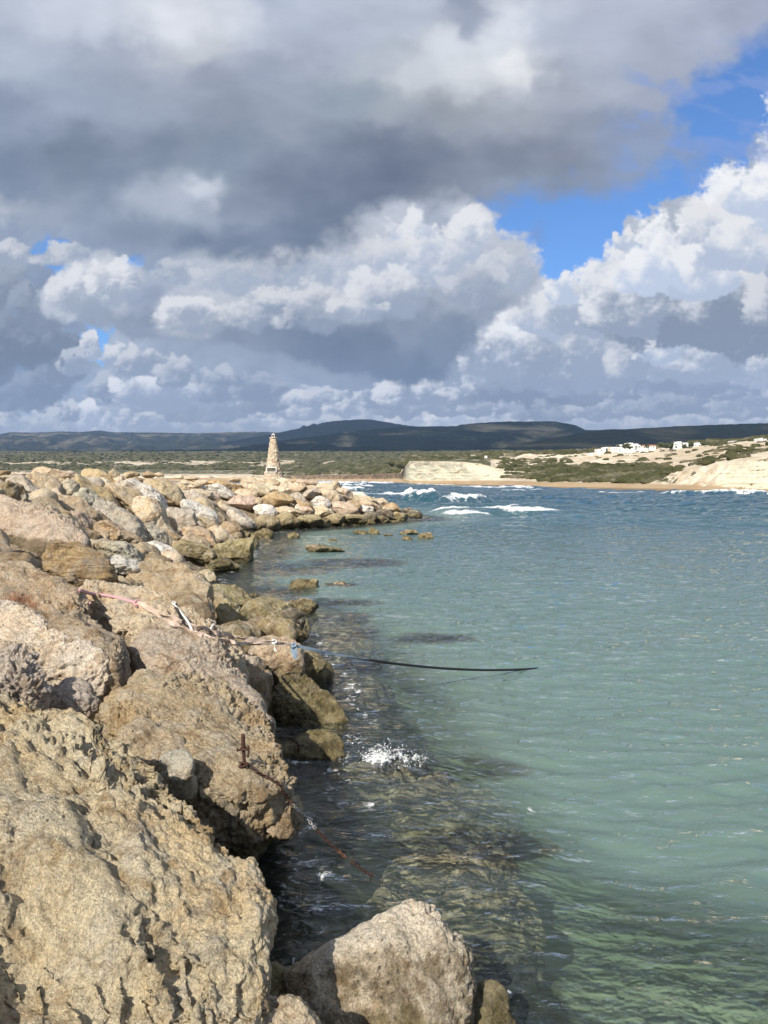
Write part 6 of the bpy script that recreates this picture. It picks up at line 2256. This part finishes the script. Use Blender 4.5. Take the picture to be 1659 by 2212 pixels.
# ------------------------------------------------------------------ scrub on the coast
def build_scrub():
    rs = np.random.RandomState(21)
    D0, F0 = ico(2)
    NV = len(D0)
    allP, allF = [], []
    nr, nc = CY.shape

    def scatter(n, ulo, uhi, rlo, rhi, smin, smax, thr, nsc, hk=0.55):
        j = np.where((_us > ulo) & (_us < uhi))[0]
        jj = rs.choice(j, n * 3)
        ii = rs.uniform(rlo, rhi, n * 3).astype(int)
        x, y, z = CX[ii, jj], CY[ii, jj], CZZ[ii, jj]
        m = fbm(np.stack([x / nsc, y / nsc, 0 * x], 1), 4, gain=0.6) + 0.6 * (_dens[ii, jj] - 0.5)
        k = np.where(m > thr)[0][:n]
        return x[k], y[k], z[k], rs.uniform(smin, smax, len(k)) * (1 + 0.6 * np.clip(m[k], 0, 1)), hk
    sets = [scatter(2600, 1080, 1700, 50, 140, 0.7, 1.7, 0.38, 16),
            scatter(1300, 1180, 1480, 36, 66, 0.8, 2.0, 0.08, 22),
            scatter(1500, 1075, 1200, 24, 110, 0.7, 1.6, 0.22, 12),
            scatter(900, 1160, 1440, 17, 60, 0.9, 2.4, -0.15, 22),
            scatter(9000, -20, 1100, 150, 249, 2.6, 6.5, 0.06, 90, 0.45),
            scatter(700, 860, 1100, 100, 150, 1.0, 2.6, 0.2, 40),
            scatter(900, 560, 880, 60, 150, 4, 8, 0.1, 60, 0.4),
            scatter(1500, 1100, 1700, 140, 200, 2, 5, -0.1, 40),
            scatter(140, 1500, 1680, 46, 90, 0.9, 2.0, 0.2, 12)]
    base = 0
    for x, y, z, s, hk in sets:
        n = len(x)
        if n == 0:
            continue
        a = rs.uniform(0, 6.28, n)
        el = rs.uniform(0.9, 1.9, n)
        hh = s * rs.uniform(0.8, 1.2, n) * hk
        jit = 1 + 0.32 * rs.uniform(-1, 1, (n, NV))
        P = D0[None] * jit[..., None]
        px = P[..., 0] * (s * el)[:, None]
        py = P[..., 1] * s[:, None]
        X_ = px * np.cos(a)[:, None] - py * np.sin(a)[:, None] + x[:, None]
        Y_ = px * np.sin(a)[:, None] + py * np.cos(a)[:, None] + y[:, None]
        Z_ = P[..., 2] * hh[:, None] + z[:, None] + 0.15 * hh[:, None]
        allP.append(np.stack([X_, Y_, Z_], -1).reshape(-1, 3))
        allF.append((F0[None] + (np.arange(n) * NV)[:, None, None] + base).reshape(-1, 3))
        base += n * NV
    m, nt = new_mat('coastal_scrub_leaves')
    L = nt.links
    g = N(nt, 'ShaderNodeNewGeometry')
    n1 = N(nt, 'ShaderNodeTexNoise', inp={'Scale': 0.06, 'Detail': 5.0, 'Roughness': 0.65})
    n2 = N(nt, 'ShaderNodeTexNoise', inp={'Scale': 1.6, 'Detail': 5.0, 'Roughness': 0.7})
    L.new(g.outputs['Position'], n1.inputs[0])
    L.new(g.outputs['Position'], n2.inputs[0])
    c = ramp(nt, n1.outputs[0], [(0.36, (0.055, 0.060, 0.026)), (0.5, (0.085, 0.085, 0.040)), (0.62, (0.17, 0.155, 0.105))])
    c = mixc(nt, 1.0, c, ramp(nt, n2.outputs[0], [(0.3, 0.45), (0.7, 1.5)]), 'MULTIPLY')
    b = N(nt, 'ShaderNodeBsdfPrincipled', inp={'Roughness': 1.0})
    b.inputs['Specular IOR Level'].default_value = 0.05
    L.new(c, b.inputs['Base Color'])
    bp = N(nt, 'ShaderNodeBump', inp={'Strength': 1.0, 'Distance': 0.5})
    L.new(n2.outputs[0], bp.inputs['Height'])
    L.new(bp.outputs[0], b.inputs['Normal'])
    out_surface(nt, b.outputs[0])
    o = mesh_np('coastal_scrub', np.concatenate(allP), np.concatenate(allF), m, smooth=False)
    tag(o, 'low dark green scrub covering the dunes and the plain behind the bay', 'scrub', None, 'stuff')


build_scrub()

# ------------------------------------------------------------------ houses on the ridge
M_WALL = simple_mat('house_render', (0.80, 0.79, 0.76), 0.8, col2=(0.72, 0.71, 0.67), scale=0.4)
M_WIN = simple_mat('house_window', (0.05, 0.06, 0.07), 0.3, col2=(0.03, 0.035, 0.04), scale=1)
M_TILE = simple_mat('roof_tile', (0.42, 0.17, 0.10), 0.85, col2=(0.30, 0.12, 0.07), scale=2)
M_BEIGE = simple_mat('beige_render', (0.50, 0.43, 0.33), 0.85, col2=(0.42, 0.36, 0.28), scale=0.5)


def hd(x, y):
    return (1262 + x * .2395, 921.6 + y * .2395)


def house(boxes, y, label, windows=(), roofs=(), beige=(), name='house'):
    """boxes etc. in pixels of the enlarged view: (x0, y0, x1, y1, depth offset in metres)"""
    u0, v0 = hd(boxes[0][0], boxes[0][3])
    y = y - 50
    c = at(u0, v0, y)
    root = empty(name, c)
    tag(root, label, 'house', 'white houses on the ridge')
    k = y / F

    def bx(b, nm, mat, par, dy=0.0, dp=9.0, ext=0.0):
        ua, va = hd(b[0], b[1])
        ub, vb = hd(b[2], b[3])
        A, B = at(ua, va, y), at(ub, vb, y)
        w, h = B[0] - A[0], A[2] - B[2] + ext
        off = b[4] if len(b) > 4 else 0
        return MB().box(((A[0] + B[0]) / 2 - c[0], dp / 2 + off + dy, (A[2] + B[2]) / 2 - ext / 2 - c[2]), (w, dp, h)).build(nm, mat, par)
    ws = []
    for b in boxes:
        ws.append(bx(b, 'wall', M_WALL, root, ext=3.0))
    for b in beige:
        bx(b, 'wall_panel', M_BEIGE, root, dy=-0.15, dp=0.3)
    for b in windows:
        bx(b, 'window', M_WIN, root, dy=-0.06, dp=0.3)
    for b in roofs:
        bx(b, 'roof', M_TILE, root, dy=-0.5, dp=10)
    return root


house([(125, 200, 185, 236, 1), (182, 184, 342, 235, 0)], 640, 'long low white house with a beige wall panel, leftmost on the ridge',
      [(196, 196, 212, 222, 0), (150, 212, 158, 222, 1), (160, 212, 168, 222, 1), (268, 196, 276, 208, 0), (288, 196, 294, 208, 0), (318, 204, 326, 222, 0), (245, 214, 256, 222, 0)], beige=[(216, 186, 236, 234, 0)])
house([(326, 160, 400, 210, 2), (396, 146, 440, 212, 0), (438, 160, 450, 210, 1), (450, 152, 500, 196, 3), (452, 190, 522, 213, 1), (498, 162, 522, 196, 4)], 652,
      'stepped white house with a tall block and terraces, second from the left on the ridge',
      [(340, 172, 352, 184, 2), (370, 172, 390, 190, 2), (470, 174, 490, 190, 3), (502, 174, 516, 190, 4), (410, 156, 424, 166, 0), (462, 196, 480, 207, 1)])
house([(526, 172, 580, 198, 1), (588, 170, 646, 198, 0)], 658, 'white house with low red tiled roofs right of the stepped house',
      [(540, 180, 552, 192, 1), (600, 178, 608, 188, 0), (622, 178, 632, 190, 0)], roofs=[(524, 164, 582, 171.8, 1), (586, 163, 648, 169.8, 0)])
house([(816, 148, 866, 196, 2), (854, 132, 896, 152, 4), (866, 145, 938, 190, 0)], 640, 'two storey white house standing apart with a roof block on top',
      [(826, 156, 836, 168, 2), (842, 156, 850, 168, 2), (828, 176, 850, 190, 2), (876, 150, 890, 162, 0), (880, 170, 892, 186, 0), (916, 152, 922, 164, 0)])
house([(985, 156, 1070, 186, 0), (1026, 142, 1056, 157, 3)], 645, 'small flat white house right of the two storey one', [(1000, 164, 1012, 172, 0), (1034, 164, 1046, 176, 0)])
house([(1346, 127, 1378, 143, 0)], 600, 'tiny white cabin alone on the skyline of the ridge', [(1352, 132, 1358, 138, 0)], name='cabin')
house([(1602, 112, 1646, 136, 0), (1608, 101, 1626, 113, 2)], 520, 'white stepped building at the right edge on the ridge', [(1612, 116, 1620, 124, 0), (1630, 120, 1638, 128, 0)])
house([(50, 236, 82, 246, 0)], 630, 'tiny low white shed left of the houses', [(60, 239, 66, 244, 0)], name='shed')

# garden trees round the houses
M_LEAF = simple_mat('garden_leaves', (0.075, 0.09, 0.035), 0.95, col2=(0.03, 0.04, 0.018), scale=1.2, bump=0.5)
M_TRUNK = simple_mat('tree_bark', (0.12, 0.09, 0.06), 0.9, scale=4)


def tree(u, v, y, h, w, seed, label):
    c = at(u, v, y)
    rs = np.random.RandomState(seed)
    root = empty('tree', c)
    tag(root, label, 'tree', 'garden trees round the houses')
    MB().tube([(0, 0, -1.0), (0.05, 0, h * 0.3), (-0.1, 0, h * 0.6)], [0.16, 0.12, 0.07], 7).build('trunk', M_TRUNK, root, True)
    Ps, Fs = [], []
    D0, F0 = ico(2)
    n = 26
    for i in range(n):
        d = rs.normal(size=3)
        d /= np.linalg.norm(d)
        p = d * rs.uniform(0.2, 1.0) ** 0.5 * np.array([w, w, h * 0.36]) + np.array([0, 0, h * 0.62])
        q = D0 * (1 + 0.35 * rs.uniform(-1, 1, (len(D0), 1))) * rs.uniform(0.18, 0.36) * w + p
        Ps.append(q)
        Fs.append(F0 + i * len(D0))
    mesh_np('crown', np.concatenate(Ps), np.concatenate(Fs), M_LEAF, parent=root, smooth=False)


for i, (x, yy, d, h, w, lab) in enumerate([
    (372, 212, 648, 5.5, 2.2, 'bushy tree in front of the stepped white house, left one of two'),
    (404, 213, 648, 6.0, 2.4, 'bushy tree in front of the stepped white house, right one of two'),
    (566, 198, 655, 4.0, 1.6, 'small tree between the two tiled roofs'),
    (690, 190, 660, 5.0, 2.6, 'round tree in the gap right of the tiled house'),
    (740, 196, 655, 4.5, 3.2, 'wide low tree left of the two storey white house'),
    (780, 196, 650, 5.5, 3.0, 'dark tree touching the left wall of the two storey white house'),
    (905, 196, 636, 3.5, 2.0, 'bush-like tree at the foot of the two storey white house'),
    (960, 186, 650, 5.0, 2.4, 'tree between the two storey house and the small flat one'),
    (1100, 176, 640, 4.5, 3.0, 'low tree right of the small flat white house'),
    (300, 206, 660, 4.5, 2.0, 'tree behind the leftmost long white house'),
]):
    u, v = hd(x, yy)
    tree(u, v + 2, d - 56, h, w, 50 + i, lab)

# little things on the far side
p = at(1049.5, 990, 440)
root = empty('signboard', (p[0], p[1], p[2] - 1.2))
tag(root, 'small white signboard on a post on top of the pale cliff', 'sign')
MB().box((0, 0, 1.0), (0.14, 0.14, 3.0)).build('post', M_TRUNK, root)
MB().box((0, -0.12, 2.0), (1.5, 0.08, 1.3)).build('board', M_WHITE, root)
p = at(1097, 986, 640)
root = empty('hut', (p[0], p[1], p[2]))
tag(root, 'small open stone hut on the plain behind the pale cliff', 'hut')
MB().box((-2.4, 0, 0.5), (1.6, 3, 2.6)).box((2.4, 0, 0.5), (1.6, 3, 2.6)).build('wall', M_BEIGE, root)
MB().box((0, 0, 2.1), (7.4, 3.6, 0.5)).build('roof', M_BEIGE, root)
p = at(1022, 987, 700)
root = empty('shelter', (p[0], p[1], p[2]))
tag(root, 'tiny white shelter beside the track above the pale cliff', 'shelter')
MB().box((0, 0, 0.6), (3.6, 3, 2.2)).build('wall', M_WALL, root)
MB().box((0, 0, 1.85), (4.4, 3.6, 0.3)).build('roof', M_BEIGE, root)
p = at(786, 908, 5600)
root = empty('radio_mast', (p[0], p[1], p[2] - 6))
tag(root, 'thin radio mast on top of the dark peaked hill', 'mast')
mb = MB()
for sx, sy in ((-1, -1), (1, -1), (0, 1)):
    mb.tube([(sx * 2.2, sy * 2.2, -4), (sx * 0.6, sy * 0.6, 44)], 0.35, 5)
mb.build('lattice', M_ZINC, root)
MB().tube([(0, 0, 30), (0, 0, 34)], 2.2, 10).build('dish_ring', M_ZINC, root)

# spray thrown up where the swell meets the drowned ledge
rs = np.random.RandomState(9)
D0, F0 = ico(1)
Ps, Fs = [], []
for i in range(300):
    u = rs.normal(838, 34)
    v = rs.normal(1628, 9) + abs(u - 838) * 0.12
    if i > 240:
        u, v = rs.normal(893, 12), rs.normal(1650, 6)
    c = on_z(u, v, 0.0)
    c[2] = abs(rs.normal(0, 0.045)) * max(0.2, 1 - abs(u - 838) / 80)
    r = rs.uniform(0.0022, 0.0065)
    Ps.append(D0 * r * np.array([1.3, 1, rs.uniform(0.8, 2.0)]) + c)
    Fs.append(F0 + i * len(D0))
o = mesh_np('sea_spray', np.concatenate(Ps), np.concatenate(Fs), simple_mat('white_droplets', (0.9, 0.92, 0.93), 0.3, col2=(0.85, 0.87, 0.9), scale=5))
tag(o, 'white droplets splashing up over the drowned ledge', 'spray', None, 'stuff')


# ------------------------------------------------------------------ the air
def build_haze():
    mb = MB()
    lo, hi = -9.0, 1250.0
    mb.box((0, 4300, (lo + hi) / 2), (30000, 13000, hi - lo))
    m, nt = new_mat('haze_air')
    pv = N(nt, 'ShaderNodeVolumePrincipled')
    pv.inputs['Color'].default_value = (0.36, 0.58, 1.0, 1)
    pv.inputs['Density'].default_value = 0.00005
    pv.inputs['Anisotropy'].default_value = 0.0
    o = N(nt, 'ShaderNodeOutputMaterial')
    nt.links.new(pv.outputs[0], o.inputs[1])
    ob = mb.build('haze', m)
    tag(ob, 'thin blue air between the shore and the far hills', 'haze', None, 'stuff')


build_haze()
